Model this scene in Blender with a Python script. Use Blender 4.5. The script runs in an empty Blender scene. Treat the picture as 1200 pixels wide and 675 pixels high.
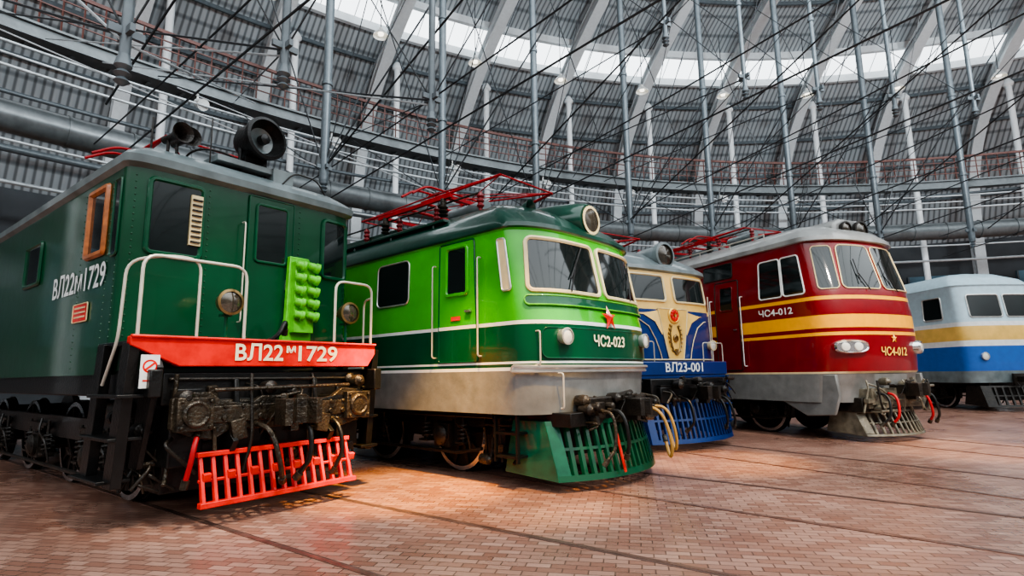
import bpy, bmesh, math, random
from mathutils import Vector, Matrix, Euler
random.seed(7)
R=math.radians
SC=bpy.context.scene
COL=SC.collection
try:
    SC.view_settings.look='AgX - Medium High Contrast'
except Exception: pass

# ---------------------------------------------------------------- materials
def pmat(name,col,rough=.4,metal=0,coat=0,var=.12,scale=6,bump=0,emit=0,dirt=0,bscale=None,spec=.5):
    m=bpy.data.materials.new(name); m.use_nodes=True
    nt=m.node_tree; b=nt.nodes['Principled BSDF']
    tc=nt.nodes.new('ShaderNodeTexCoord')
    nz=nt.nodes.new('ShaderNodeTexNoise'); nz.inputs['Scale'].default_value=scale; nz.inputs['Detail'].default_value=5
    nt.links.new(tc.outputs['Object'],nz.inputs['Vector'])
    mx=nt.nodes.new('ShaderNodeMix'); mx.data_type='RGBA'
    c=Vector(col)
    lo=c*(1-var-dirt); hi=c*(1+var)
    mx.inputs[6].default_value=(*lo,1); mx.inputs[7].default_value=(*[min(1,x) for x in hi],1)
    rp=nt.nodes.new('ShaderNodeMapRange'); rp.inputs[1].default_value=.3; rp.inputs[2].default_value=.7
    nt.links.new(nz.outputs['Fac'],rp.inputs[0]); nt.links.new(rp.outputs[0],mx.inputs[0])
    nt.links.new(mx.outputs[2],b.inputs['Base Color'])
    b.inputs['Roughness'].default_value=rough; b.inputs['Metallic'].default_value=metal
    b.inputs['Specular IOR Level'].default_value=spec
    b.inputs['Coat Weight'].default_value=coat; b.inputs['Coat Roughness'].default_value=.05
    if bump:
        n2=nt.nodes.new('ShaderNodeTexNoise'); n2.inputs['Scale'].default_value=bscale or scale*4
        nt.links.new(tc.outputs['Object'],n2.inputs['Vector'])
        bp=nt.nodes.new('ShaderNodeBump'); bp.inputs['Strength'].default_value=bump; bp.inputs['Distance'].default_value=.02
        nt.links.new(n2.outputs['Fac'],bp.inputs['Height']); nt.links.new(bp.outputs[0],b.inputs['Normal'])
    if emit:
        b.inputs['Emission Color'].default_value=(*col,1); b.inputs['Emission Strength'].default_value=emit
    return m
PAINT=dict(rough=.28,coat=.6,var=.14,scale=2.5,bump=.16,bscale=4.5,spec=.25)
M={}
M['dgreen']=pmat('paint_dark_green',(.001,.050,.018),**PAINT)
M['dgreen2']=pmat('paint_bottle_green',(.001,.060,.024),**PAINT)
M['roofgreen']=pmat('paint_roof_green',(.001,.036,.022),rough=.28,coat=.6,var=.2,scale=3,bump=.1,spec=.3)
M['bgreen']=pmat('paint_bright_green',(.035,.39,.004),**PAINT)
M['lgreen']=pmat('paint_light_green',(.085,.42,.02),rough=.4,coat=.2,var=.2,scale=9,spec=.3)
M['teal']=pmat('paint_teal_green',(.002,.085,.047),rough=.36,coat=.4,var=.4,scale=5,spec=.3)
M['cream']=pmat('paint_cream',(.72,.58,.32),rough=.4,coat=.2,var=.1)
M['ochre']=pmat('paint_ochre',(.78,.50,.13),**PAINT)
M['gold']=pmat('gold_relief',(.80,.50,.12),rough=.3,metal=.6,var=.15)
M['white']=pmat('paint_white',(.78,.80,.78),rough=.4,coat=.2,var=.08)
M['lettering']=pmat('lettering_cream',(.90,.80,.52),rough=.45,var=.05)
M['lettery']=pmat('lettering_yellow',(.88,.55,.10),rough=.45,var=.05)
M['red']=pmat('paint_signal_red',(.66,.009,.003),rough=.36,coat=.3,var=.25,scale=5,spec=.3)
M['panred']=pmat('paint_pantograph_red',(.36,.006,.010),rough=.45,var=.2,spec=.3)
M['wine']=pmat('paint_wine_red',(.18,.0015,.005),**PAINT)
M['yellow']=pmat('paint_yellow_band',(.95,.42,.01),rough=.3,coat=.3,var=.08)
M['blue']=pmat('paint_deep_blue',(.003,.028,.145),**PAINT)
M['sky']=pmat('paint_pale_blue',(.50,.68,.76),rough=.4,coat=.3,var=.08)
M['midblue']=pmat('paint_mid_blue',(.01,.11,.42),rough=.4,coat=.3,var=.08)
M['grey']=pmat('paint_mid_grey',(.165,.17,.165),rough=.32,coat=.35,var=.22,scale=4,bump=.14,spec=.4)
M['roofgrey']=pmat('paint_roof_grey',(.27,.275,.265),rough=.34,coat=.4,var=.25,scale=3,bump=.1)
M['bluegrey']=pmat('paint_blue_grey',(.15,.185,.19),rough=.34,coat=.4,var=.3,scale=3)
M['silver']=pmat('silver_paint',(.6,.6,.57),rough=.3,metal=.7,var=.1)
M['chrome']=pmat('chrome_bezel',(.75,.75,.74),rough=.15,metal=1,var=.05)
M['rail']=pmat('handrail_steel',(.55,.52,.45),rough=.35,metal=.3,var=.1)
M['black']=pmat('black_paint',(.006,.006,.006),rough=.40,coat=.15,var=.4,scale=8,bump=.25,spec=.3)
M['dark']=pmat('greasy_iron',(.015,.012,.009),rough=.40,metal=.2,var=.6,scale=9,bump=.45,spec=.45)
M['bronze']=pmat('oily_bronze_iron',(.034,.026,.017),rough=.36,metal=.35,var=.8,scale=7,bump=.8)
M['sand']=pmat('sand_coloured_iron',(.15,.135,.10),rough=.42,metal=.3,var=.5,scale=6,bump=.3)
M['steel']=pmat('polished_steel',(.55,.55,.56),rough=.25,metal=.9,var=.15)
M['brass']=pmat('brass_rim',(.30,.20,.09),rough=.3,metal=.9,var=.3)
M['wood']=pmat('varnished_wood',(.42,.13,.03),rough=.35,coat=.4,var=.3,scale=12)
M['glass']=pmat('dark_window_glass',(.006,.010,.010),rough=.05,coat=.4,var=.4,scale=1.3,bump=.03,bscale=2)
M['lens']=pmat('lamp_lens',(.75,.74,.66),rough=.12,coat=1,var=.05)
M['lensdark']=pmat('smoked_lamp_lens',(.08,.068,.05),rough=.08,metal=.5,coat=1,var=.4,scale=10)
M['hose']=pmat('ochre_rubber_hose',(.42,.22,.05),rough=.5,var=.2)
M['hallsteel']=pmat('hall_steel_grey',(.12,.145,.16),rough=.4,metal=.2,var=.15)
M['rib']=pmat('rib_light_steel',(.72,.77,.79),rough=.5,var=.05)
M['post']=pmat('post_white_steel',(.92,.96,.98),rough=.45,var=.03)
M['cable']=pmat('cable_dark',(.022,.026,.03),rough=.5,var=.2)
M['railing']=pmat('railing_brown',(.09,.028,.02),rough=.5,var=.2)
M['pipe']=pmat('pipe_grey',(.46,.50,.52),rough=.35,metal=.3,var=.15)
M['duct']=pmat('duct_grey',(.13,.145,.15),rough=.35,metal=.4,var=.15)
M['floorrail']=pmat('rail_rusty_steel',(.24,.14,.11),rough=.3,metal=.6,var=.3,scale=5)
M['groove']=pmat('rail_groove',(.09,.05,.038),rough=.6,var=.3)
M['wall']=pmat('wall_dark_grey',(.08,.09,.10),rough=.7,var=.2,scale=.6)
M['winback']=pmat('wall_window_glass',(.16,.28,.36),rough=.15,var=.2,scale=.8)
M['lampwhite']=pmat('lamp_enamel',(.8,.82,.8),rough=.3,var=.05)
M['lampglow']=pmat('lamp_bulb',(1,.92,.78),emit=3.0)

# ---------------------------------------------------------------- mesh builder
class MB:
    def __init__(s): s.v=[]; s.f=[]; s.m=[]
    def add(s,vs,fs,mat=0,Mx=None):
        o=len(s.v)
        for p in vs:
            p=Vector(p); s.v.append(Mx@p if Mx is not None else p)
        for f in fs: s.f.append([i+o for i in f]); s.m.append(mat)
    def box(s,c,d,mat=0,rot=None):
        x,y,z=d[0]/2,d[1]/2,d[2]/2
        vs=[(-x,-y,-z),(x,-y,-z),(x,y,-z),(-x,y,-z),(-x,-y,z),(x,-y,z),(x,y,z),(-x,y,z)]
        Mx=Matrix.Translation(Vector(c))
        if rot: Mx=Mx@Euler(rot).to_matrix().to_4x4()
        s.add(vs,[(0,3,2,1),(4,5,6,7),(0,1,5,4),(1,2,6,5),(2,3,7,6),(3,0,4,7)],mat,Mx)
    def lathe(s,o,axis,prof,n=20,mat=0,cap=True):
        q=Vector(axis).normalized().to_track_quat('Z','Y').to_matrix().to_4x4()
        Mx=Matrix.Translation(Vector(o))@q
        vs=[];fs=[]
        for (r,h) in prof:
            for i in range(n):
                a=2*math.pi*i/n; vs.append((r*math.cos(a),r*math.sin(a),h))
        for j in range(len(prof)-1):
            for i in range(n):
                k=(i+1)%n
                fs.append((j*n+i,j*n+k,(j+1)*n+k,(j+1)*n+i))
        if cap:
            fs.append(tuple(range(n-1,-1,-1))); fs.append(tuple(range((len(prof)-1)*n,len(prof)*n)))
        s.add(vs,fs,mat,Mx)
    def cyl(s,a,b,r,r2=None,n=14,mat=0):
        a=Vector(a);b=Vector(b)
        s.lathe(a,b-a,[(r,0),(r if r2 is None else r2,(b-a).length)],n,mat)
    def tube(s,pts,r,n=8,mat=0,closed=False):
        pts=[Vector(p) for p in pts]; N=len(pts); vs=[];fs=[]
        ref=None
        for i,p in enumerate(pts):
            if closed: t=(pts[(i+1)%N]-pts[i-1])
            else: t=pts[min(i+1,N-1)]-pts[max(i-1,0)]
            if t.length<1e-9: t=Vector((0,0,1))
            t.normalize()
            if ref is None:
                ref=Vector((0,0,1)) if abs(t.z)<.9 else Vector((1,0,0))
            a=ref-t*ref.dot(t)
            if a.length<1e-6: a=t.orthogonal()
            a.normalize(); ref=a; b=t.cross(a)
            for k in range(n):
                th=2*math.pi*k/n; vs.append(p+(a*math.cos(th)+b*math.sin(th))*r)
        L=N if closed else N-1
        for i in range(L):
            j=(i+1)%N
            for k in range(n):
                l=(k+1)%n; fs.append((i*n+k,i*n+l,j*n+l,j*n+k))
        if not closed:
            fs.append(tuple(range(n-1,-1,-1))); fs.append(tuple(range((N-1)*n,N*n)))
        s.add(vs,fs,mat)
    def prism(s,poly,axis,a,b,mat=0):
        n=len(poly)
        def P(p,t):
            return {'x':(t,p[0],p[1]),'y':(p[0],t,p[1]),'z':(p[0],p[1],t)}[axis]
        vs=[P(p,a) for p in poly]+[P(p,b) for p in poly]
        fs=[tuple(range(n-1,-1,-1)),tuple(range(n,2*n))]
        for i in range(n):
            j=(i+1)%n; fs.append((i,j,n+j,n+i))
        s.add(vs,fs,mat)
    def helix(s,base,r,h,turns,tr,mat=0):
        pts=[];N=int(turns*10)
        for i in range(N+1):
            a=2*math.pi*i/10; pts.append((base[0]+r*math.cos(a),base[1]+r*math.sin(a),base[2]+h*i/N))
        s.tube(pts,tr,5,mat)
def fillet(pts,r,k=5):
    pts=[Vector(p) for p in pts]; out=[pts[0]]
    for i in range(1,len(pts)-1):
        p=pts[i]; a=pts[i-1]-p; b=pts[i+1]-p
        ra=min(r,a.length*.49); rb=min(r,b.length*.49)
        A=p+a.normalized()*ra; B=p+b.normalized()*rb
        for j in range(k+1):
            t=j/k; out.append(A*(1-t)**2+p*2*t*(1-t)+B*t*t)
    out.append(pts[-1]); return out

def mk(mb,name,mats,parent=None,bevel=0,label=None,sharp=35,recalc=True):
    me=bpy.data.meshes.new(name)
    me.from_pydata([tuple(v) for v in mb.v],[],mb.f)
    for m in mats: me.materials.append(M[m] if isinstance(m,str) else m)
    me.polygons.foreach_set('material_index',mb.m)
    if recalc:
        bm=bmesh.new(); bm.from_mesh(me); bmesh.ops.recalc_face_normals(bm,faces=bm.faces); bm.to_mesh(me); bm.free()
    me.polygons.foreach_set('use_smooth',[True]*len(me.polygons))
    me.set_sharp_from_angle(angle=R(sharp))
    me.update()
    o=bpy.data.objects.new(name,me); COL.objects.link(o)
    if parent: o.parent=parent
    if bevel:
        b=o.modifiers.new('bevel','BEVEL'); b.width=bevel; b.segments=2; b.limit_method='ANGLE'; b.angle_limit=R(50)
    if label: o['label']=label
    return o
def top(o,label,cat,group=None):
    o['label']=label; o['category']=cat
    if group: o['group']=group
    return o
def struct(o): o['kind']='structure'; return o
def empty(name,loc,rz):
    e=bpy.data.objects.new(name,None); e.location=loc; e.rotation_euler=(0,0,rz); COL.objects.link(e); e.empty_display_size=.3; return e

def text_geo(body,size,offset=.003,width=None):
    cu=bpy.data.curves.new('t','FONT'); cu.body=body; cu.size=size; cu.align_x='CENTER'; cu.align_y='CENTER'
    cu.offset=offset; cu.resolution_u=4
    o=bpy.data.objects.new('t',cu); COL.objects.link(o)
    dg=bpy.context.evaluated_depsgraph_get(); dg.update()
    me=bpy.data.meshes.new_from_object(o.evaluated_get(dg))
    vs=[v.co.copy() for v in me.vertices]; fs=[tuple(p.vertices) for p in me.polygons]
    bpy.data.objects.remove(o); bpy.data.meshes.remove(me)
    if width and vs:
        x0=min(v.x for v in vs); x1=max(v.x for v in vs); k=width/(x1-x0); c=(x0+x1)/2
        for v in vs: v.x=(v.x-c)*k
    return vs,fs

# ---------------------------------------------------------------- shell with a curved nose
class Body:
    def __init__(s,hw,L,g,m,levels,B=1.2,k=2.0):
        s.hw,s.L,s.g,s.lv,s.B=hw,L,g,levels,B
        N=160; pts=[]
        for i in range(N+1):
            a=-math.pi/2+math.pi*i/N
            y=hw*math.copysign(abs(math.sin(a))**(2/m),math.sin(a)); x=g*max(0,math.cos(a))**(2/k)
            pts.append((x,y))
        cum=[0]
        for i in range(N): cum.append(cum[-1]+math.dist(pts[i],pts[i+1]))
        s.S0=cum[-1]/2; s.pts=pts; s.cum=[c-s.S0 for c in cum]
    def ref(s,q):
        if q<=-s.S0: return (q+s.S0,-s.hw)
        if q>=s.S0: return (s.S0-q,s.hw)
        import bisect
        i=max(0,min(len(s.cum)-2,bisect.bisect_right(s.cum,q)-1))
        t=(q-s.cum[i])/max(1e-9,s.cum[i+1]-s.cum[i])
        a,b=s.pts[i],s.pts[i+1]; return (a[0]+(b[0]-a[0])*t,a[1]+(b[1]-a[1])*t)
    def lev(s,z):
        lv=s.lv
        if z<=lv[0][0]: return lv[0][1:]
        for a,b in zip(lv,lv[1:]):
            if z<=b[0]:
                t=(z-a[0])/(b[0]-a[0]); return (a[1]+(b[1]-a[1])*t,a[2]+(b[2]-a[2])*t)
        return lv[-1][1:]
    def S(s,q,z):
        x,y=s.ref(q); ws,dx=s.lev(z)
        t=max(0,min(1,(x+s.B)/(s.g+s.B))); t=t*t*(3-2*t)
        return Vector((x+dx*t,y*ws,z))
    def at(s,q,z,off=0):
        p=s.S(q,z)
        if off==0: return p
        e=.01
        n=(s.S(q+e,z)-s.S(q-e,z)).cross(s.S(q,z+e)-s.S(q,z-e)); n.normalize()
        return p+n*off
    def sx(s,x): return -(s.S0-x)
    def mesh(s,zs,matfn):
        side=[0,.1,.2,.35,.5,.65,.8,.95,1.1,1.3,2,4,7,s.L]
        qs=[-(s.S0+d) for d in reversed(side)]
        nf=44
        qs+=[-s.S0+2*s.S0*i/nf for i in range(1,nf)]
        qs+=[s.S0+d for d in side]
        zs=sorted(set([round(z,4) for z in list(zs)+[l[0] for l in s.lv]]))
        n=len(qs); mb=MB(); vs=[];
        for z in zs:
            for q in qs: vs.append(s.S(q,z))
        mb.v=vs
        for j in range(len(zs)-1):
            zm=(zs[j]+zs[j+1])/2
            for i in range(n-1):
                mb.f.append([j*n+i,j*n+i+1,(j+1)*n+i+1,(j+1)*n+i]); mb.m.append(matfn(zm,(qs[i]+qs[i+1])/2))
            mb.f.append([j*n+n-1,j*n,(j+1)*n,(j+1)*n+n-1]); mb.m.append(matfn(zm,-99))
        for j in (0,len(zs)-1):
            for i in range(n//2):
                a,b,c,d=j*n+i,j*n+i+1,j*n+n-2-i,j*n+n-1-i
                if b>=c: 
                    if b==c: mb.f.append([a,b,d]); mb.m.append(matfn(zs[j],0))
                    break
                mb.f.append([a,b,c,d]); mb.m.append(matfn(zs[j],0))
        return mb
    def patch(s,mb,s0,s1,z0,z1,r=.0,off=.012,sk=(0,0,0,0),ns=10,mat=0,frame=None,fr=.02):
        """rounded panel following the shell; sk=(bottom-left,bottom-right,top-left,top-right) shifts"""
        zs=[]
        if r>0: 
            for i in range(5): zs.append(z0+r*(1-math.cos(R(90*i/5))))
            for i in range(5): zs.append(z0+r+(z1-z0-2*r)*i/4)
            for i in range(4,-1,-1): zs.append(z1-r*(1-math.cos(R(90*i/5))))
            zs=sorted(set(round(z,5) for z in zs))
        else: zs=[z0+(z1-z0)*i/4 for i in range(5)]
        vs=[];fs=[]
        for z in zs:
            t=(z-z0)/(z1-z0); ins=0
            for d in (r-(z-z0),r-(z1-z)):
                if r>0 and d>0: ins=max(ins,r-math.sqrt(max(0,r*r-d*d)))
            a=s0+sk[0]*(1-t)+sk[2]*t+ins; b=s1+sk[1]*(1-t)+sk[3]*t-ins
            for i in range(ns+1): vs.append(s.at(a+(b-a)*i/ns,z,off))
        n=ns+1
        for j in range(len(zs)-1):
            for i in range(ns): fs.append((j*n+i,j*n+i+1,(j+1)*n+i+1,(j+1)*n+i))
        mb.add(vs,fs,mat)
        if frame is not None:
            bd=[vs[i] for i in range(n)]+[vs[j*n+n-1] for j in range(1,len(zs))]+[vs[(len(zs)-1)*n+i] for i in range(n-2,-1,-1)]+[vs[j*n] for j in range(len(zs)-2,0,-1)]
            cl=[bd[0]]
            for p in bd[1:]:
                if (p-cl[-1]).length>1e-3: cl.append(p)
            mb.tube(cl,fr,6,frame,closed=True)
    def flat(s,mb,vs,fs,q,z,off=.015,mat=0):
        mb.add([s.at(q+v[0],z+v[1],off) for v in vs],fs,mat)

def star(r,n=5):
    vs=[(0,0)]
    for i in range(2*n):
        a=math.pi/2+math.pi*i/n; rr=r if i%2==0 else r*.4; vs.append((rr*math.cos(a),rr*math.sin(a)))
    return vs,[(0,1+i,1+(i+1)%(2*n)) for i in range(2*n)]

def window(B,par,s0,s1,z0,z1,r=.07,fm='silver',fr=.025,sk=(0,0,0,0),name='window',gm='glass',off=.014,label=None):
    mb=MB(); B.patch(mb,s0,s1,z0,z1,r,off,sk,10,0,1,fr); return mk(mb,name,[gm,fm],par,label=label)
def lamp(par,p,d,r,rim='silver',lens='lens',depth=.15,label=None):
    mb=MB(); p=Vector(p); d=Vector(d).normalized()
    mb.lathe(p-d*depth,d,[(r*.5,0),(r*.9,depth*.35),(r*1.05,depth*.8),(r*1.14,depth),(r*1.14,depth*1.15),(r*.92,depth*1.18)],24,0,cap=False)
    mb.lathe(p-d*depth,d,[(r*.94,depth*1.08),(r*.7,depth*1.14),(r*.4,depth*1.20),(r*.02,depth*1.23)],24,1,cap=False)
    mb.lathe(p-d*depth*1.3,d,[(r*.5,0),(r*.52,depth*.35)],16,0)
    o=mk(mb,'headlight',[rim,lens],par,label=label); return o

def wheelset_mesh(r=.58):
    mb=MB()
    for sd in (-1,1):
        mb.lathe((0,sd*.70,0),(0,sd,0),[(r+.03,0),(r+.03,.03),(r,.035),(r-.01,.14),(r-.07,.145),(r-.08,.10),(.2,.08),(.2,.17),(.13,.18),(.12,.2)],32,0)
        for k in range(10):
            a=math.pi*2*k/10
            mb.box((math.cos(a)*(r*.55),sd*.80,math.sin(a)*(r*.55)),(r*.75,.05,.06),1,rot=(0,-a,0))
        mb.lathe((0,sd*.70,0),(0,sd,0),[(r-.065,.147),(r-.002,.142)],32,2,cap=False)
    mb.cyl((0,-1.1,0),(0,1.1,0),.08,n=14,mat=1)
    return mb
WS=None
def add_under(par,axles,zc=.60,yo=1.13,mat='black',accent='dark'):
    """one bogie per list of axle x positions"""
    global WS
    for ax in axles:
        mb=MB(); x0,x1=min(ax)-.85,max(ax)+.85
        for sd in (-1,1):
            y=sd*yo
            poly=[(x0,.92),(x0+.1,1.02),(x1-.1,1.02),(x1,.92),(x1,.74),(x1-.25,.74)]
            for a in sorted(ax,reverse=True):
                poly+=[(a+.36,.74),(a+.30,.50),(a+.19,.50),(a+.19,.80),(a-.19,.80),(a-.19,.50),(a-.30,.50),(a-.36,.74)]
            poly+=[(x0,.74)]
            mb.prism(poly,'y',y-.04,y+.04,0)
            for a in ax:
                mb.box((a,y+sd*.03,zc),(.34,.2,.34),1)
                mb.lathe((a,y+sd*.12,zc),(0,sd,0),[(.15,0),(.15,.05),(.11,.08),(.04,.10)],16,1)
                for k in range(6):
                    b=math.pi*k/3; mb.lathe((a+.12*math.cos(b),y+sd*.17,zc+.12*math.sin(b)),(0,sd,0),[(.018,0),(.018,.02)],6,1)
                mb.box((a,y+sd*.09,.90),(.9,.07,.035),1); mb.box((a,y+sd*.09,.865),(.7,.07,.035),1); mb.box((a,y+sd*.09,.83),(.5,.07,.035),1)
                mb.cyl((a-.44,y+sd*.09,.5),(a-.44,y+sd*.09,.95),.02,n=6,mat=1); mb.cyl((a+.44,y+sd*.09,.5),(a+.44,y+sd*.09,.95),.02,n=6,mat=1)
                for e in (-.42,.42):
                    mb.helix((a+e,y+sd*.06,.52),.075,.24,4,.018,1)
                    mb.box((a+e,y+sd*.06,.5),(.2,.18,.03),1)
                mb.box((a+.68,sd*.82,.55),(.10,.12,.34),1,rot=(0,.15,0))
                mb.tube(fillet([(a+.78,y,1.0),(a+.75,y-sd*.1,.55),(a+.58,sd*.84,.16)],.15),.02,6,0)
                mb.tube(fillet([(a+.3,y+sd*.14,.98),(a+.35,y+sd*.18,.8),(a+.6,y+sd*.16,.7),(a+.62,y+sd*.1,.4)],.1),.014,5,1)
            mb.tube(fillet([(x0,y+sd*.1,.42),(x0+.5,y+sd*.1,.36),(x1-.5,y+sd*.1,.36),(x1,y+sd*.1,.45)],.1),.028,6,1)
            mb.cyl((x1-.55,y+sd*.02,1.15),(x1-.1,y+sd*.02,1.15),.12,n=14,mat=1)
        for xx in (x0,x1): mb.box((xx,0,.86),(.14,2*yo,.2),0)
        for a,b in zip(ax,ax[1:]): mb.box(((a+b)/2,0,.7),(.5,1.9,.35),1)
        bo=mk(mb,'bogie',[mat,accent],par,bevel=0)
        if WS is None: WS=mk(wheelset_mesh(),'wheelset',['black','dark','steel'],bo); w=WS
        else: w=None
        for i,a in enumerate(ax):
            if i==0 and w is not None: o=w
            else: o=WS.copy(); COL.objects.link(o)
            o.parent=bo; o.location=(a,0,zc)
def rigging(par,x0,x1,y0,y1,z0,z1,seed,n=22,mats=('dark','bronze','black')):
    """brake rods, valves, brackets and pipe runs between the beam and the bogie"""
    rr=random.Random(seed); mb=MB(); U=rr.uniform
    mb.box(((x0+x1)/2-.05,(y0+y1)/2,(z0+z1)/2),((x1-x0)*.3,(y1-y0)*.94,(z1-z0)*.5),2)
    for i in range(n):
        x,y,z=U(x0,x1),U(y0,y1),U(z0,z1); k=i%5; m=rr.choice((0,0,1))
        if k==0: mb.box((x,y,z),(U(.06,.16),U(.06,.2),U(.06,.2)),m,rot=(U(-.3,.3),U(-.3,.3),0))
        elif k==1: mb.cyl((x,y,z),(x,min(y1,y+U(.2,.6)),z+U(-.05,.05)),U(.015,.04),n=8,mat=m)
        elif k==2: mb.tube(fillet([(x0,y,z),(x,y,z),(x1,y+U(-.15,.15),z-.05),(x1,y+U(-.2,.2),max(z0,z-U(.15,.4)))],.08),U(.012,.022),6,m)
        elif k==3: mb.lathe((x,y,z),(1,0,0),[(.03,-.1),(.07,-.08),(.08,.0),(.08,.08),(.05,.1),(.03,.13)],12,m)
        else: mb.tube(fillet([(x,y,z1),(x+U(-.1,.1),y,z),(x,y+U(-.2,.2),z0)],.1),U(.014,.03),6,m)
    return mk(mb,'brake_rigging',list(mats),par,bevel=.006)
def coupler(par,x,z=1.06,mat='dark',k=.85):
    mb=MB()
    mb.box((x-.3,0,z),(.6,.18,.18),0)
    mb.box((x-.42,0,z),(.08,.42,.38),0)
    P=[(0,-.16),(.1,-.24),(.38,-.27),(.42,-.2),(.22,-.1),(.14,.02),(.2,.12),(.34,.16),(.34,.24),(.12,.28),(0,.18)]
    mb.prism([(x+a*k,b*k) for a,b in P],'z',z-.15*k,z+.15*k,0)
    mb.box((x+.04,0,z-.18*k),(.2,.1,.1),0)
    mb.lathe((x+.05,-.1,z+.12),(0,0,1),[(.05,0),(.05,.06),(.03,.08)],10,0)
    mb.cyl((x+.05,-.2,z+.17*k),(x+.05,.1,z+.22*k),.018,n=6,mat=0)
    mb.tube([(x,-.05,z+.15),(x-.05,-.2,z-.1),(x-.15,-.25,z-.25),(x-.3,-.2,z-.1)],.012,5,0)
    return mk(mb,'coupler',[mat],par,bevel=.02)
def hose(par,pts,r=.025,mat='black',name='air_hose'):
    mb=MB(); P=fillet(pts,.25,7); mb.tube(P,r,8,0)
    mb.cyl(P[-1],P[-1]+(P[-1]-P[-2]).normalized()*.09,r*1.5,n=10,mat=1); mb.cyl(P[0],P[0]+(P[1]-P[0]).normalized()*.08,r*1.4,n=10,mat=1)
    return mk(mb,name,[mat,'bronze'],par)
def handrail(par,pts,r=.02,fr=.12,mat='rail',name='handrail'):
    mb=MB(); mb.tube(fillet(pts,fr),r,8,0); return mk(mb,name,[mat],par)
def pantograph(par,x,z,L=2.0,W=.85,h=.55,mat='panred'):
    mb=MB(); t=lambda a,b,r=.022: mb.cyl(a,b,r,n=8,mat=0)
    for sy in (-1,1):
        mb.box((x,sy*W,z+.22),(L,.06,.06),0)
        for ex in (-.8,.8):
            mb.lathe((x+ex*L/2,sy*W,z-.12),(0,0,1),[(.05,0),(.09,.03),(.05,.06),(.09,.10),(.05,.13),(.09,.17),(.05,.2),(.05,.32)],12,1)
    for ex in (-1,1): mb.box((x+ex*L*.45,0,z+.22),(.06,2*W,.06),0)
    kx=L*.95
    for ex in (-1,1):
        for sy in (-1,1):
            t((x+ex*.25,sy*W,z+.26),(x+ex*kx,sy*W*.75,z+.26+h*.45),.024)
            t((x+ex*kx,sy*W*.75,z+.26+h*.45),(x,sy*W*.45,z+.26+h),.016)
        t((x+ex*kx,-W*.75,z+.26+h*.45),(x+ex*kx,W*.75,z+.26+h*.45),.016)
        t((x+ex*.25,-W,z+.28),(x+ex*kx,W*.75,z+.26+h*.45),.011)
        t((x+ex*.25,-W,z+.26),(x+ex*.25,W,z+.26),.03)
        t((x+ex*kx,-W*.75,z+.26+h*.45),(x,W*.45,z+.26+h),.010)
        t((x+ex*kx,W*.75,z+.26+h*.45),(x,-W*.45,z+.26+h),.010)
    hd=mk(mb,'pantograph',[mat,'bronze'],par)
    m2=MB()
    for e in (-.16,.16):
        m2.tube(fillet([(x+e,-W*1.15,z+.12+h),(x+e,-W*.8,z+.33+h),(x+e,W*.8,z+.33+h),(x+e,W*1.15,z+.12+h)],.15),.022,8,0)
    m2.cyl((x-.16,-W*.45,z+.28+h),(x+.16,-W*.45,z+.28+h),.016,n=6); m2.cyl((x-.16,W*.45,z+.28+h),(x+.16,W*.45,z+.28+h),.016,n=6)
    mk(m2,'collector_head',[mat],hd)
    return hd
def roof_gear(par,x0,x1,z,mat='bluegrey'):
    mb=MB()
    for sy in (-.75,.75):
        mb.tube([(x0,sy,z+.18),(x1,sy,z+.18)],.02,6,1)
        k=int((x0-x1)/1.1)
        for i in range(k+1):
            xx=x0-(x0-x1)*i/k
            mb.lathe((xx,sy,z-.25),(0,0,1),[(.03,0),(.03,.15),(.07,.2),(.04,.24),(.07,.28),(.04,.32),(.07,.36),(.02,.44)],10,2)
    mb.box(((x0+x1)/2,0,z+.0),((x0-x1)*.5,.8,.2),0)
    mb.cyl((x0-.3,-.3,z+.1),(x0-1.2,-.3,z+.1),.12,n=14,mat=0)
    return mk(mb,'roof_equipment',[mat,'bronze','wine'],par,bevel=.01)
def horn(par,x,y,z,l=.5,mat='dark',foot=.3):
    mb=MB(); mb.lathe((x,y,z),(1,.1,0),[(.05,0),(.045,l*.4),(.06,l*.65),(.11,l*.88),(.13,l),(.10,l-.02),(.03,l*.6)],18,0)
    mb.cyl((x+.12,y,z-foot),(x+.12,y,z),.02,n=8); return mk(mb,'horn',[mat],par)

# ================================================================= LOCOMOTIVE A
def loco(name_label,pos,theta):
    e=empty('locomotive',(pos[0],pos[1],0),R(theta-90)); top(e,name_label,'locomotive'); return e
A=loco('dark green electric locomotive with red buffer platform and railings',(-3.50,7.26),53)
BA=Body(1.5,11,.14,9,[(1.56,1,0),(3.92,1,0),(3.96,1.035,.08),(4.05,1.04,.09),(4.12,1.0,.02),(4.23,.88,-.12),(4.33,.62,-.4),(4.38,.10,-.8)],B=.6)
mb=BA.mesh([],lambda z,q:0 if z<3.92 else 1)
for q in (-1.42,-.62,.62,1.44):
    for i in range(25): 
        p=BA.at(q,1.98+i*.077,.0); mb.lathe(p,(1,0,0),[(.012,0),(.008,.008),(.001,.010)],6,0,cap=False)
s=BA.sx
for q in (s(-.32),s(-1.25),s(-.06)):
    for i in range(28):
        p=BA.at(q,1.65+i*.08,.0); mb.lathe(p,(0,-1,0),[(.012,0),(.008,.008),(.001,.010)],6,0,cap=False)
mk(mb,'body',['dgreen','bluegrey'],A)
window(BA,A,-1.28,-.70,2.94,3.82,.06,'dgreen2',.03)
window(BA,A,1.00,1.42,2.94,3.80,.06,'dgreen2',.03)
mb=MB(); BA.patch(mb,-.12,.52,1.96,3.90,.03,.02,ns=6,mat=0,frame=1,fr=.012); mb.box((.20,.44,2.75),(.06,.04,.14),2)
d=mk(mb,'door',['dgreen','dgreen2','steel'],A)
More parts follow.
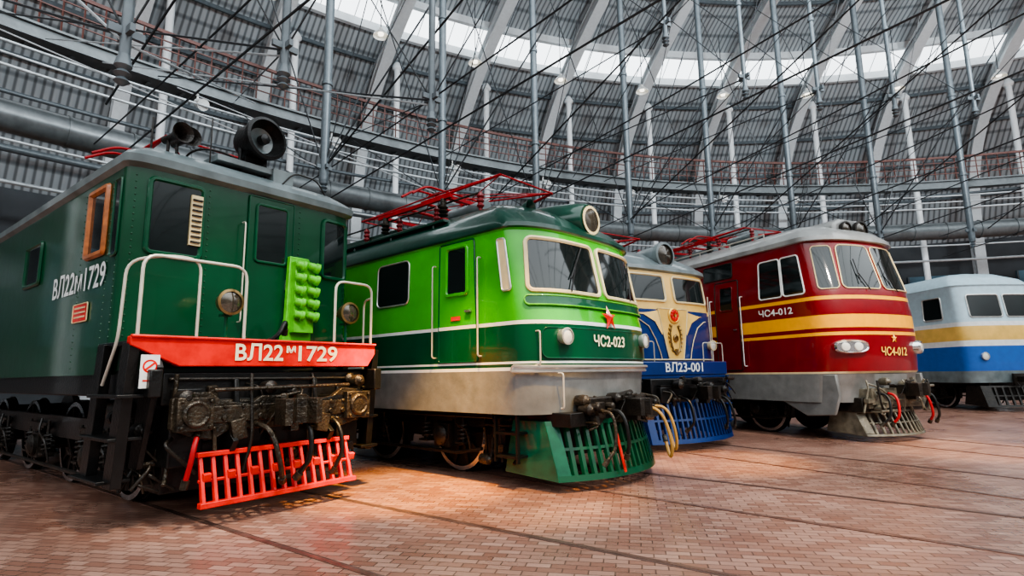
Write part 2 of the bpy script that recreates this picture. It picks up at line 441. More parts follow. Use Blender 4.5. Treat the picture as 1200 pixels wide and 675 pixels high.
mb=MB(); BA.patch(mb,-.02,.42,3.02,3.80,.05,.03,ns=6,mat=0,frame=1,fr=.02); mk(mb,'window',['glass','dgreen2'],d)
mb=MB(); mb.box((.16,-.78,3.40),(.05,.13,.62),0)
for i in range(9): mb.box((.19,-.78,3.13+i*.065),(.03,.11,.02),1)
mk(mb,'ladder_strip',['cream','dark'],A)
window(BA,A,s(-1.02),s(-.42),2.98,3.78,.03,'wood',.04,label='cab side window with varnished wooden frame')
window(BA,A,s(-.22),s(-.02),2.9,3.80,.04,'dgreen2',.015)
window(BA,A,s(-3.8),s(-3.0),2.9,3.5,.04,'dgreen2',.03)
mb=MB(); BA.flat(mb,*text_geo('BЛ22м1729',.40,.005,1.95),s(-1.28),2.70,.012); mk(mb,'lettering',['white'],A)
mb=MB(); BA.patch(mb,s(-1.30),s(-.78),2.20,2.42,.02,.015,ns=3,mat=0,frame=1,fr=.008)
for i in range(3): BA.patch(mb,s(-1.24),s(-.84),2.25+i*.055,2.27+i*.055,0,.02,ns=2,mat=1)
mk(mb,'plaque',['red','cream'],A,label='wide red cast builder plate')
mb=MB(); mb.prism([(.34,1.93),(.78,1.93),(.76,3.05),(.70,3.14),(.42,3.14),(.40,2.3)],'x',.20,.28,0)
mb.box((.33,.60,2.58),(.10,.30,.98),0)
for i in range(5):
    z=2.34+i*.17
    for c,l in ((.46,.13),(.64,.16)):
        mb.lathe((.40,c-.02,z),(.25,1,-.25),[(.03,0),(.055,.02),(.060,l*.6),(.075,l*.7),(.075,l),(.03,l+.01)],12,0)
        mb.box((.37,c+.04,z),(.1,.09,.09),0)
mk(mb,'socket_panel',['lgreen'],A,bevel=.01,label='light green electrical socket panel with rounded lugs')
hose(A,[(.42,.30,2.05),(.52,.26,2.25),(.55,.16,2.05),(.5,.08,1.97)],.03)
mb=MB(); mb.prism([(-1.60,1.93),(1.40,1.93),(1.40,1.80),(1.28,1.63),(-1.14,1.63),(-1.60,1.84)],'x',.80,.90,0)
mb.box((.35,-.08,1.87),(1.0,2.95,.05),1); mb.box((.9,-.10,1.93),(.06,3.0,.03),0)
beam=mk(mb,'buffer_platform',['red','black'],A,bevel=.01,label='red front platform beam')
mb=MB()
def put(tg,y,z,x=.912,mat=0,k=1):
    vs,fs=tg; mb.add([(x,y+v[0],z+v[1]) for v in vs],fs,mat)
put(text_geo('BЛ22',.26,.005,.58),-.28,1.78); put(text_geo('м',.14,.004,.12),.11,1.84); put(text_geo('1729',.26,.005,.56),.49,1.78)
mk(mb,'lettering',['lettering'],beam)
mb=MB()
for sy in (-1,1): mb.box((-5,sy*1.38,1.46),(12,.12,.28),0)
mb.box((.55,0,1.40),(.5,2.5,.34),0); mb.box((-5,0,1.5),(11,2.6,.1),0)
mb.box((.65,-1.0,1.0),(.4,.34,.8),0); mb.box((.65,1.0,1.0),(.4,.34,.8),0); mb.box((.3,0,.75),(.5,2.2,.9),0)
for y in (-.5,.5): mb.prism([(.3,1.5),(.85,1.5),(.9,1.2),(.5,.9),(.3,.9)],'y',y-.03,y+.03,0)
mb.cyl((.75,-1.1,1.42),(.75,1.1,1.42),.03,n=8,mat=1); mb.cyl((.82,-1.2,1.5),(.82,1.2,1.48),.02,n=8,mat=1)
mk(mb,'underframe',['black','dark'],A,bevel=.015)
rigging(A,.62,.98,-1.2,1.15,.45,1.55,3,46)
rigging(A,-.2,.6,-1.35,-1.1,.35,1.2,5,26)
mb=MB()
mb.box((.88,-.03,1.12),(.28,2.25,.18),0)
mb.prism([(-1.22,1.0),(-1.22,1.30),(-1.05,1.36),(-.85,1.36),(-.72,1.26),(-.4,1.22),(-.28,1.30),(.28,1.30),(.4,1.22),(.66,1.26),(.8,1.36),(1.05,1.34),(1.18,1.28),(1.18,1.0),(.95,.92),(.8,.88),(.6,.98),(.35,.94),(-.35,.94),(-.55,.98),(-.8,.86),(-1.0,.90)],'x',.92,1.00,0)
for y in (-1.02,1.00):
    mb.box((1.02,y,1.14),(.14,.36,.34),0)
    mb.lathe((1.08,y,1.14),(1,0,0),[(.14,0),(.14,.03),(.11,.05),(.10,.03)],20,0)
    for a in (-.14,.14):
        for b in (-.13,.13): mb.lathe((1.09,y+a,1.14+b),(1,0,0),[(.02,0),(.02,.03)],6,0)
for y in (-.7,-.5,-.3,.45,.62,.8):
    mb.lathe((1.0,y,1.08),(1,0,0),[(.035,0),(.035,.04)],6,0); mb.lathe((1.0,y,1.2),(1,0,0),[(.024,0),(.024,.04)],6,0)
mb.cyl((1.08,-.85,1.38),(1.08,.85,1.40),.020,n=8); mb.box((1.02,-.55,.95),(.10,.16,.22),0,rot=(.2,0,0)); mb.box((1.02,.5,.95),(.10,.16,.22),0,rot=(-.2,0,0))
for y in (-.8,-.62,.3,.72): mb.cyl((1.02,y,1.0),(1.0,y+.03,.72),.022,n=8)
mk(mb,'drawbar_casting',['bronze'],A,bevel=.02,label='oily dark iron drawbar casting')
coupler(A,1.10,1.12,'bronze',.95)
mb=MB(); n=15
for i in range(n):
    y=-.91+1.78*i/(n-1)
    mb.add([(.97,y-.02,.70),(1.00,y-.02,.72),(1.15,y-.02,.24),(1.09,y-.02,.24),(.97,y+.02,.70),(1.00,y+.02,.72),(1.15,y+.02,.24),(1.09,y+.02,.24)],
      [(0,1,2,3),(7,6,5,4),(0,4,5,1),(1,5,6,2),(2,6,7,3),(3,7,4,0)],0)
    if i%2==0: mb.box((1.07,y+.04,.50),(.05,.08,.08),0,rot=(0,.3,0))
mb.box((1.0,-.02,.72),(.06,1.86,.05),0); mb.box((1.14,-.02,.235),(.08,1.88,.055),0); mb.box((1.04,-.02,.46),(.03,1.84,.03),0,rot=(0,.3,0))
for y in (-.6,.6): mb.box((.9,y,.8),(.3,.06,.3),1,rot=(0,.6,0))
mk(mb,'pilot_grille',['red','black'],A,bevel=.006,label='bright red slatted pilot grille')
hose(A,[(1.0,-.95,.95),(1.10,-1.02,.85),(1.10,-1.05,.65),(1.07,-1.07,.5)],.026,'panred')
hose(A,[(.95,.12,1.0),(1.30,.16,1.0),(1.36,.16,.6),(1.22,.10,.42)],.030)
hose(A,[(.95,-.35,1.0),(1.28,-.3,.95),(1.36,-.22,.55),(1.22,-.12,.4)],.028,'bronze')
hose(A,[(.95,.66,1.0),(1.14,.68,.9),(1.2,.70,.6),(1.12,.64,.4)],.026)
mb=MB()
for x in (.72,.02):
    mb.prism([(x-.03,1.87),(x+.16,1.87),(x-.02,.45),(x-.24,.45)],'y',-1.60,-1.50,0)
for z,dx in ((.50,-.42),(.92,-.22),(1.34,-.08)):
    mb.box((.42+dx+.12,-1.52,z),(.85,.30,.035),0)
mb.prism([(.75,1.85),(.95,1.62),(.62,.6),(.4,.6),(.55,1.65)],'y',-1.36,-1.30,0)
mk(mb,'step_ladder',['black'],A,bevel=.006)
mb=MB()
for x in (.72,.05): mb.prism([(x-.03,1.87),(x+.14,1.87),(x+.02,.5),(x-.16,.5)],'y',1.40,1.50,0)
for z in (.55,.95,1.35): mb.box((.4,1.42,z),(.8,.28,.035),0)
mk(mb,'step_ladder',['black'],A,bevel=.006)
handrail(A,[(.82,-1.52,1.9),(.82,-1.52,2.78),(.82,-.44,2.78),(.82,-.44,1.9)],.018,.16)
handrail(A,[(.30,-1.62,1.45),(.62,-1.62,1.9),(.62,-1.60,2.72),(.80,-1.3,2.80),(.80,-.95,2.80),(.80,-.95,1.9)],.016,.15)
handrail(A,[(.82,.78,1.9),(.82,.78,2.78),(.82,1.38,2.78),(.82,1.38,1.75)],.018,.14)
handrail(A,[(.5,1.50,1.3),(.5,1.50,2.6),(.82,1.38,2.6)],.016,.14)
handrail(A,[(.16,-.2,2.2),(.24,-.2,2.2),(.24,-.2,3.5),(.16,-.2,3.5)],.010,.04)
mb=MB(); mb.box((.92,-1.42,1.58),(.012,.17,.33),0); 
mb.lathe((.927,-1.42,1.63),(1,0,0),[(.068,0),(.050,.001)],20,1,cap=False)
mb.box((.929,-1.42,1.63),(.002,.10,.02),1,rot=(.7,0,0)); mb.box((.929,-1.42,1.49),(.002,.12,.015),1)
mk(mb,'warning_sign',['white','red'],A,label='white sign with red prohibition ring')
for (y,z) in ((-.54,2.38),(1.13,2.38)):
    l=lamp(A,(.66,y,z),(1,0,0),.135,'brass','lensdark',depth=.16,label='brass-rimmed platform headlight')
    mb=MB(); mb.cyl((.58,y,1.9),(.58,y,z-.14),.02,n=8); mb.box((.56,y,z-.15),(.12,.1,.03)); mk(mb,'bracket',['dgreen2'],l)
mb=MB(); ax=Vector((1,.10,.02)).normalized(); c=Vector((-.35,.04,4.76))
mb.lathe(c,ax,[(.12,0),(.22,.03),(.26,.12),(.26,.40),(.30,.42),(.30,.48),(.26,.49),(.245,.43),(.18,.34)],28,0,cap=False)
mb.lathe(c,ax,[(.24,.38),(.15,.32),(.02,.28)],28,1,cap=False); mb.lathe(c+ax*.34,ax,[(.07,0),(.07,.1),(.02,.12)],14,0)
mb.box((-.15,.04,4.46),(.2,.3,.08),0); mb.cyl((-.15,.22,4.2),(-.15,.22,4.7),.025,n=8); mb.cyl((-.15,-.14,4.2),(-.15,-.14,4.7),.025,n=8)
mk(mb,'searchlight',['black','bluegrey'],A,label='large black drum searchlight on the roof')
horn(A,-.5,-.95,4.56,.45,foot=.4); horn(A,-.75,-.75,4.64,.45,foot=.4)
mb=MB(); mb.box((-1.3,0,4.36),(2.6,1.0,.08),0); mb.box((-.10,.40,4.28),(.28,.30,.26),0); mb.box((-.9,-.55,4.38),(.6,.5,.14),0); mb.box((-1.7,.3,4.44),(.9,1.0,.16),0)
mb.tube(fillet([(-.9,-.6,4.4),(-.55,-.6,4.58),(-.3,-.3,4.58),(-.25,.1,4.4)],.2),.016,6,1)
mb.tube(fillet([(.05,.3,4.1),(.05,.55,4.42),(.02,.95,4.42),(.0,1.2,4.1)],.12),.012,6,1)
mb.tube([(-.2,-1.2,4.1),(-.2,-1.2,4.7)],.013,6,1); mb.tube([(-.1,-.55,4.2),(-.1,-.55,4.9)],.010,6,1)
mk(mb,'roof_equipment',['bluegrey','dark','bronze'],A,bevel=.01)
pantograph(A,-3.0,4.42,2.0,.95,.42)
add_under(A,[[-1.05,-3.3,-5.5],[-7.6,-9.6]],zc=.60,yo=1.16)

# ================================================================= LOCOMOTIVE B (two-tone green)
Bq=loco('two-tone green streamlined electric locomotive with white stripes',(.97,8.52),48)
BB=Body(1.5,16,.55,3.2,[(.97,1,-.02),(1.55,1,.04),(1.60,1,.07),(2.18,1,.07),(2.45,1,.0),(3.48,.985,-.22),(3.52,1.02,-.17),(3.58,1.02,-.18),(3.75,.96,-.36),(3.95,.82,-.66),(4.1,.62,-1.0),(4.2,.36,-1.3),(4.23,.08,-1.6)],B=1.2)
def mB(z,q):
    if z<1.54: return 0
    if z<1.585: return 1
    if z<1.63: return 2
    if z<1.66: return 1
    if z<2.15: return 2
    if z<2.20: return 1
    if z<3.50: return 3
    return 4
mk(BB.mesh([1.54,1.585,1.63,1.66,2.15,2.20,3.5],mB),'body',['grey','white','dgreen2','bgreen','roofgreen'],Bq)
s=BB.sx
window(BB,Bq,-1.46,-.10,2.60,3.36,.09,'cream',.032,sk=(0,0,.08,0),label='large windshield in cream frame')
window(BB,Bq,.04,1.40,2.60,3.36,.09,'cream',.032,sk=(0,0,0,-.08),label='large windshield in cream frame')
for q in (-.8,.75):
    mb=MB(); mb.cyl(BB.at(q,2.6,.05),BB.at(q+.25,3.1,.045),.01,n=6); mb.cyl(BB.at(q+.05,2.8,.04),BB.at(q+.42,3.3,.04),.012,n=6); mk(mb,'wiper',['black'],Bq)
mb=MB(); BB.patch(mb,s(-.10),s(.06),2.62,3.36,.04,.02,ns=3,mat=0,frame=1,fr=.015); mk(mb,'deflector_panel',['cream','silver'],Bq)
d=MB(); BB.patch(d,s(-1.44),s(-.64),1.68,3.46,.04,.014,ns=8,mat=0,frame=1,fr=.012); BB.patch(d,s(-1.44),s(-.64),1.68,2.15,.0,.018,ns=8,mat=1); BB.patch(d,s(-1.44),s(-.64),2.15,2.20,.0,.019,ns=8,mat=2); d.box((-.78,-1.53,2.4),(.12,.05,.03),3)
d=mk(d,'door',['bgreen','dgreen2','white','steel'],Bq)
mb=MB(); BB.patch(mb,s(-1.27),s(-.80),2.66,3.38,.06,.025,ns=5,mat=0,frame=1,fr=.03); mk(mb,'window',['glass','bgreen'],d)
window(BB,Bq,s(-3.07),s(-2.2),2.64,3.36,.10,'silver',.014)
window(BB,Bq,s(-5.2),s(-4.3),2.64,3.36,.10,'silver',.014)
window(BB,Bq,s(-7.4),s(-6.5),2.64,3.36,.10,'silver',.014)
for x in (-1.53,-.55): handrail(Bq,[(x,-1.50,1.75),(x,-1.57,1.75),(x,-1.57,3.15),(x,-1.50,3.15)],.012,.04)
mb=MB(); BB.patch(mb,s(-1.15),s(-.95),2.28,2.34,.0,.03,ns=2); mk(mb,'plaque',['red'],Bq)
mb=MB(); BB.patch(mb,-1.52,1.52,2.40,2.53,.06,.035,ns=24,mat=0,frame=1,fr=.012); mk(mb,'nose_trim',['dgreen2','lgreen'],Bq,label='dark green trim below the windshields')
mb=MB(); BB.patch(mb,-1.36,1.36,1.70,2.10,.10,.02,ns=24,mat=0,frame=1,fr=.008); mk(mb,'nose_panel',['dgreen2','teal'],Bq)
mb=MB(); BB.patch(mb,-1.72,1.72,1.53,1.60,.02,.05,ns=30,mat=0,frame=0,fr=.02); mk(mb,'nose_ledge',['silver'],Bq)
mb=MB(); v,f=star(.19)
vs=[BB.at(-.05+a,2.27+b,.045) for a,b in v]; vs[0]=BB.at(-.05,2.27,.095); mb.add(vs,f); mk(mb,'star_emblem',['red'],Bq,label='red five-pointed star')
mb=MB(); BB.flat(mb,*text_geo('ЧС2-023',.21,.004,.80),-.08,1.93,.035); mk(mb,'lettering',['lettering'],Bq)
for q in (-1.06,.92):
    p=BB.at(q,1.98,.05); dd=BB.at(q,1.98,.2)-BB.at(q,1.98,0); dd.y*=.3; dd.z=0
    lamp(Bq,p+dd.normalized()*.05,dd,.10,'silver','lens',depth=.14,label='round headlight in silver rim')
# headlight housing blended into the roof front
mb=MB()
st=[(-1.7,.10,4.05),(-1.2,.26,3.98),(-.7,.33,3.90),(-.2,.34,3.84),(.12,.31,3.83),(.28,.27,3.83),(.31,.25,3.83)]
vs=[];n=28
for (x,r,z) in st:
    for i in range(n):
        a=2*math.pi*i/n; w=1.25 if x<.1 else 1.05
        vs.append((x,.04+r*w*math.cos(a),z+r*math.sin(a)))
fs=[(j*n+i,j*n+(i+1)%n,(j+1)*n+(i+1)%n,(j+1)*n+i) for j in range(len(st)-1) for i in range(n)]+[tuple(range(n-1,-1,-1)),tuple(range((len(st)-1)*n,len(st)*n))]
mb.add(vs,fs); mk(mb,'headlight_fairing',['roofgreen'],Bq,label='dark green faired headlight housing')
lamp(Bq,(.33,.04,3.83),(1,0,0),.20,'cream','lensdark',depth=.06,label='central roof headlight with cream ring')
for y in (-.75,.75): horn(Bq,-.7,y,4.0,.45,'roofgreen',.2)
mb=MB()
for sy in (-1,1):
    mb.box((-6.5,sy*1.2,3.92),(10,.35,.05),0)
    for i in range(9): mb.box((-1.8-i*1.15,sy*1.2,3.82),(.05,.3,.2),0)
mb.box((-7,0,4.25),(7,1.4,.12),0)
mk(mb,'roof_walkway',['roofgreen'],Bq,bevel=.01)
roof_gear(Bq,-1.3,-9,4.30)
pantograph(Bq,-2.9,4.30,2.1,.9,.32)
pantograph(Bq,-10.5,4.30,2.1,.9,.3)
handrail(Bq,[(.55,-1.15,1.05),(.60,-1.15,1.05),(.60,-1.15,1.50),(.52,-1.15,1.5)],.012,.04)
handrail(Bq,[(.30,-1.38,1.6),(.43,-1.40,1.62),(.43,-1.40,2.05),(.31,-1.36,2.05)],.011,.04)
mb=MB(); mb.box((-7.5,0,.95),(14,2.7,.12),0); mb.box((.25,0,.90),(.9,2.3,.18),0)
for x in (-6.5,-7.5,-8.5): mb.box((x,-1.1,.62),(.8,.5,.55),0)
mk(mb,'underframe',['black'],Bq,bevel=.01)
def plough(par,x0,hw,zt,zb,bul,m1,m2,slots,solid=-.45,lean=.22,back=2,bw=.045):
    mb=MB()
    def P(t,v,o=0):
        y=hw*t; x=x0+bul*(1-abs(t)**2.2)+lean*(1-v)-o
        return Vector((x,y,zb+(zt-zb)*v))
    def plate(t0,t1,v0,v1,mat,n=6,th=.03,sl=0):
        vs=[]
        for i in range(n+1):
            t=t0+(t1-t0)*i/n
            for (v,o) in ((v0,0),(v1,0),(v1,th),(v0,th)): vs.append(P(t+(sl if v==v1 else 0),v,o))
        fs=[]
        for i in range(n):
            for k in range(4):
                l=(k+1)%4; fs.append((i*4+k,i*4+l,(i+1)*4+l,(i+1)*4+k))
        fs+= [(3,2,1,0),tuple(range(n*4,n*4+4))]
        mb.add(vs,fs,mat)
    plate(-1,1,0,.10,m2,20,.05); plate(-1,1,.92,1,m2,20,.05); plate(-1,solid,.10,.92,m1,6); plate(.95,1,.10,.92,m2,3)
    w=.93-solid
    for i in range(slots): t=solid+.03+w*i/slots; plate(t,t+bw,.10,.92,m2,1,.05,.03)
    plate(solid,.95,.50,.55,m2,10)
    mb.box((x0-.25,-hw*.7,zt+.1),(.5,.1,.35),m2); mb.box((x0-.25,hw*.7,zt+.1),(.5,.1,.35),m2)
    mb.box((x0-.25,0,(zt+zb)/2+.1),(.1,hw*1.8,(zt-zb)*.75),back)
    mb.prism([(x0+lean,zb),(x0-.7,zb+.05),(x0-.55,zt),(x0,zt)],'y',-hw-.01,-hw+.02,m1)
    mb.prism([(x0+lean,zb),(x0-.7,zb+.05),(x0-.55,zt),(x0,zt)],'y',hw-.02,hw+.01,m2)
    return mb
mb=plough(Bq,.33,1.22,.88,.14,.40,0,1,17,-.88,bw=.038)
mk(mb,'snow_plough',['teal','dgreen2','black'],Bq,label='teal and green slotted snow plough')
mb=MB(); mb.box((.60,0,1.05),(.26,1.5,.24),0); mb.box((.72,-.55,1.0),(.12,.18,.22),0); mb.box((.72,.6,1.0),(.12,.18,.22),0)
for y in (-.75,-.4,.45,.8): mb.lathe((.74,y,1.05),(1,0,0),[(.05,0),(.05,.12),(.03,.14)],10,0)
mk(mb,'drawbar_casting',['dark'],Bq,bevel=.02)
rigging(Bq,.60,.86,-.85,.85,.78,1.18,11,26)
rigging(Bq,-.8,-.1,-1.2,-.95,.3,.9,12,22)
coupler(Bq,.88,1.03,'dark',.75)
hose(Bq,[(.8,.38,1.0),(1.12,.45,.98),(1.25,.5,.5),(1.18,.55,.25),(1.08,.62,.5)],.024,'hose')
hose(Bq,[(.8,.72,1.0),(1.05,.8,.98),(1.15,.85,.55),(1.08,.92,.3),(.98,.98,.55)],.022,'hose')
hose(Bq,[(.8,-.42,1.0),(1.05,-.45,.98),(1.12,-.45,.6),(1.05,-.4,.45)],.026)
hose(Bq,[(.8,-.65,1.0),(1.05,-.68,.98),(1.08,-.7,.55),(1.0,-.8,.4)],.022,'bronze')
mb=MB(); mb.cyl((.85,-.35,.75),(.98,-.35,.2),.018,n=8); mk(mb,'lever',['red'],Bq)
mb=MB()
for z in (.42,.72,): mb.box((-.15,-1.34,z),(.38,.24,.03),0)
mb.box((-.34,-1.44,.66),(.03,.05,.62),0); mb.box((.05,-1.44,.66),(.03,.05,.62),0)
mk(mb,'step_ladder',['black'],Bq)
add_under(Bq,[[-1.7,-3.7,-5.7],[-10.5,-12.5,-14.5]],zc=.60,yo=1.10)

# ================================================================= LOCOMOTIVE C (blue and cream)
C=loco('blue and ochre electric locomotive with grey roof and searchlight',(3.18,12.0),33)
BC=Body(1.5,15,.36,4.2,[(1.36,1,.03),(1.66,1,.03),(2.75,1,.0),(3.60,.985,-.12),(3.64,1.02,-.06),(3.72,1.02,-.08),(3.9,.92,-.3),(4.08,.75,-.6),(4.2,.5,-.9),(4.25,.1,-1.3)],B=1.0)
mk(BC.mesh([1.70,2.78],lambda z,q:0 if z<2.78 and z>1.70 else (3 if z<1.7 else (1 if z<3.6 else 2))),'body',['blue','ochre','bluegrey','blue'],C)
s=BC.sx
window(BC,C,-1.32,-.14,2.96,3.52,.08,'cream',.026)
window(BC,C,.14,1.26,2.96,3.52,.08,'cream',.026)
window(BC,C,s(-1.1),s(-.3),2.96,3.52,.08,'cream',.026)
mb=MB()
BC.patch(mb,-.30,.34,1.74,2.80,.0,.02,ns=6,mat=0,sk=(.10,-.10,-.14,.14),frame=1,fr=.012)
for sd in (-1,1):
    pts=[(0.16,2.80),(1.35,2.80),(1.35,2.72),(.86,2.66),(.56,2.52),(.38,2.25)]
    q=[(sd*a,z) for a,z in pts]; mb.add([BC.at(a+.02,z,.018) for a,z in q],[tuple(range(6))],0)
mk(mb,'winged_emblem',['ochre','cream'],C,label='ochre winged centre panel with cream edging')
mb=MB()
for sd in (-1,1):
    P=[BC.at(.02+sd*a,z,.035) for a,z in ((.02,1.84),(.10,1.95),(.15,2.12),(.15,2.30),(.09,2.45))]; mb.tube(P,.014,6)
    for i in range(7):
        t=i/6; z=1.90+.52*t; a=.09+.09*math.sin(math.pi*min(1,t*.9))
        c=BC.at(.02+sd*a,z,.04); u=BC.at(.02+sd*(a+.05),z+.06,.04)
        mb.lathe(c,u-c,[(.004,0),(.020,.025),(.018,.05),(.003,.08)],6)
mb.lathe(BC.at(.02,2.18,.02),BC.at(.02,2.18,.1)-BC.at(.02,2.18,0),[(.075,0),(.075,.03),(.05,.04),(.05,.02)],18,cap=False)
mb.box(BC.at(.02,2.18,.04),(.03,.02,.16)); mb.box(BC.at(.02,1.90,.035),(.03,.07,.12))
mk(mb,'gold_ornament',['brass'],C,label='raised gold laurel ornament')
mb=MB()
for sd in (-1,1):
    mb.tube([BC.at(.02+sd*a,z,.02) for a,z in ((1.45,2.62),(1.0,2.56),(.75,2.42),(.58,2.15),(.48,1.9),(.44,1.75))],.010,6)
mb.tube([BC.at(-2.2+4.4*i/30,1.74,.02) for i in range(31)],.014,6)
mk(mb,'trim_lines',['cream'],C)
mb=MB(); nn=BC.at(.02,2.66,.1)-BC.at(.02,2.66,0)
mb.lathe(BC.at(.02,2.66,.02),nn,[(.17,0),(.17,.02),(.14,.035),(.12,.02)],22,1,cap=False)
mb.lathe(BC.at(.02,2.66,.02),nn,[(.15,0),(.14,.02),(.02,.025)],22,0,cap=False)
for k in range(8):
    a=math.pi*k/4; mb.lathe(BC.at(.02+.08*math.cos(a),2.66+.08*math.sin(a),.03),nn,[(.05,0),(.045,.03),(.01,.04)],8,0)
v,f=star(.05,5); BC.flat(mb,v,f,.02,2.66,.08,1)
mk(mb,'rosette',['red','gold'],C,label='red rosette with gold star and ring')
for q in (-1.2,1.22):
    p=BC.at(q,2.05,.05); lamp(C,p+Vector((.05,0,0)),(1,0,0),.10,'cream','lens',depth=.14)
mb=MB(); mb.lathe((-.65,.1,4.02),(1,0,0),[(.1,0),(.22,.1),(.25,.7),(.29,.72),(.29,.84),(.24,.85)],24,0,cap=False); mb.lathe((.16,.1,4.02),(1,0,0),[(.25,0),(.1,.03),(.01,.04)],24,1,cap=False); mk(mb,'searchlight',['bluegrey','lensdark'],C,label='round grey searchlight on the roof front')
mb=MB(); mb.prism([(-1.5,1.42),(1.5,1.42),(1.5,1.70),(-1.5,1.70)],'x',.42,.52,0); mb.box((.2,0,1.50),(.6,2.9,.3),0)
bm_=mk(mb,'buffer_beam',['blue'],C,bevel=.02)
mb=MB(); vs,fs=text_geo('BЛ23-001',.26,.005,1.15); mb.add([(.53,.10+v[0],1.57+v[1]) for v in vs],fs); mk(mb,'lettering',['white'],bm_)
handrail(C,[(.5,-1.4,1.7),(.5,-1.4,2.1),(.5,-.75,2.1),(.5,-.75,1.7)],.012,.06); handrail(C,[(.5,1.4,1.7),(.5,1.4,2.1),(.5,.75,2.1),(.5,.75,1.7)],.012,.06)
handrail(C,[(.05,-1.58,1.5),(.05,-1.58,3.3)],.016); handrail(C,[(.05,1.60,1.2),(.05,1.60,3.2)],.016)
mb=plough(C,.55,1.2,.95,.14,.3,0,0,18,-.9,bw=.035); mk(mb,'snow_plough',['blue','blue','black'],C,label='blue slotted snow plough')
mb=MB(); mb.box((.45,0,1.15),(.5,2.2,.42),0); mb.box((.7,-.8,1.05),(.2,.3,.3),0); mb.box((.7,.8,1.05),(.2,.3,.3),0); mb.box((-6,0,1.2),(13,2.6,.25),0); mk(mb,'underframe',['black'],C,bevel=.02)
rigging(C,.65,.95,-1.0,1.1,.9,1.35,21,24)
coupler(C,1.0,1.08,'dark')
for y in (-.45,.45,.65): hose(C,[(.8,y,1.0),(1.1,y*1.05,.95),(1.2,y*1.1,.55),(1.1,y*1.25,.42)],.026)
mb=MB()
for z in (.45,.8,1.1): mb.box((.35,1.45,z),(.4,.2,.03),0)
mb.box((.2,1.5,.9),(.04,.06,1.0),0); mb.box((.5,1.5,.9),(.04,.06,1.0),0); mk(mb,'step_ladder',['blue'],C)
roof_gear(C,-1.2,-8,4.3); pantograph(C,-3,4.35,2,.9,.25)
add_under(C,[[-1.6,-3.6,-5.6],[-9,-11,-13]],zc=.60,yo=1.12)

# ================================================================= LOCOMOTIVE D (wine red)
D=loco('wine red electric locomotive with yellow bands and pale roof',(7.80,12.62),24)
BD=Body(1.5,15.5,.72,2.6,[(.80,1,-.12),(1.38,1,-.02),(1.44,1,.04),(2.1,1,.08),(2.7,1,.05),(3.20,1,-.02),(4.28,.95,-.30),(4.32,.985,-.22),(4.42,.985,-.25),(4.60,.87,-.45),(4.76,.66,-.75),(4.88,.40,-1.1),(4.93,.08,-1.5)],B=1.3)
def mD(z,q):
    if z<1.40: return 0
    if z<1.44: return 4
    if 2.20<z<2.27: return 2
    if 2.36<z<2.64: return 2
    if 2.97<z<3.05: return 2
    if z<4.30: return 1
    return 3
mk(BD.mesh([1.40,2.20,2.27,2.36,2.64,2.97,3.05,4.30],mD),'body',['grey','wine','yellow','roofgrey','cream'],D)
s=BD.sx
window(BD,D,-1.02,-.05,3.20,4.20,.12,'cream',.014,sk=(-.06,0,.06,0),label='tall wraparound windshield')
window(BD,D,.05,1.02,3.20,4.20,.12,'cream',.014,sk=(0,.06,0,-.06),label='tall wraparound windshield')
window(BD,D,-1.56,-1.14,3.20,4.18,.08,'cream',.012,sk=(0,0,.05,.06))
window(BD,D,1.14,1.56,3.20,4.18,.08,'cream',.012,sk=(0,0,-.06,-.05))
window(BD,D,s(-1.26),s(-.62),3.14,4.04,.07,'white',.018,label='sliding side cab window in white frame')
window(BD,D,s(-.58),s(-.02),3.14,4.04,.07,'white',.018,label='sliding side cab window in white frame')
d=MB(); BD.patch(d,s(-2.70),s(-1.92),1.5,3.75,.05,.014,ns=8,mat=0,frame=1,fr=.014); d.box((-2.05,-1.54,2.5),(.1,.04,.03),2)
d=mk(d,'door',['wine','dark','steel'],D)
mb=MB(); BD.patch(mb,s(-2.52),s(-2.1),3.0,3.6,.05,.03,ns=3,mat=0,frame=1,fr=.014); mk(mb,'window',['glass','wine'],d)
for a,b in ((-3.1,-2.1),(-4.6,-3.3),(-6.1,-4.8)): window(BD,D,s(a),s(b),3.84,4.22,.04,'dark',.015,name='vent_window')
for x in (-2.82,-1.80): handrail(D,[(x,-1.5,1.6),(x,-1.58,1.6),(x,-1.58,3.3),(x,-1.5,3.3)],.013,.05,'white')
for q in (-.45,.45):
    mb=MB(); mb.cyl(BD.at(q,3.15,.05),BD.at(q-.2,3.55,.05),.010,n=6); mb.cyl(BD.at(q-.2,3.3,.05),BD.at(q-.2,3.85,.05),.010,n=6); mk(mb,'wiper',['black'],D)
def oval(a0,b0,n=28,p=.75): return [(a0*math.copysign(abs(math.cos(2*math.pi*i/n))**p,math.cos(2*math.pi*i/n)),b0*math.copysign(abs(math.sin(2*math.pi*i/n))**p,math.sin(2*math.pi*i/n))) for i in range(n)]
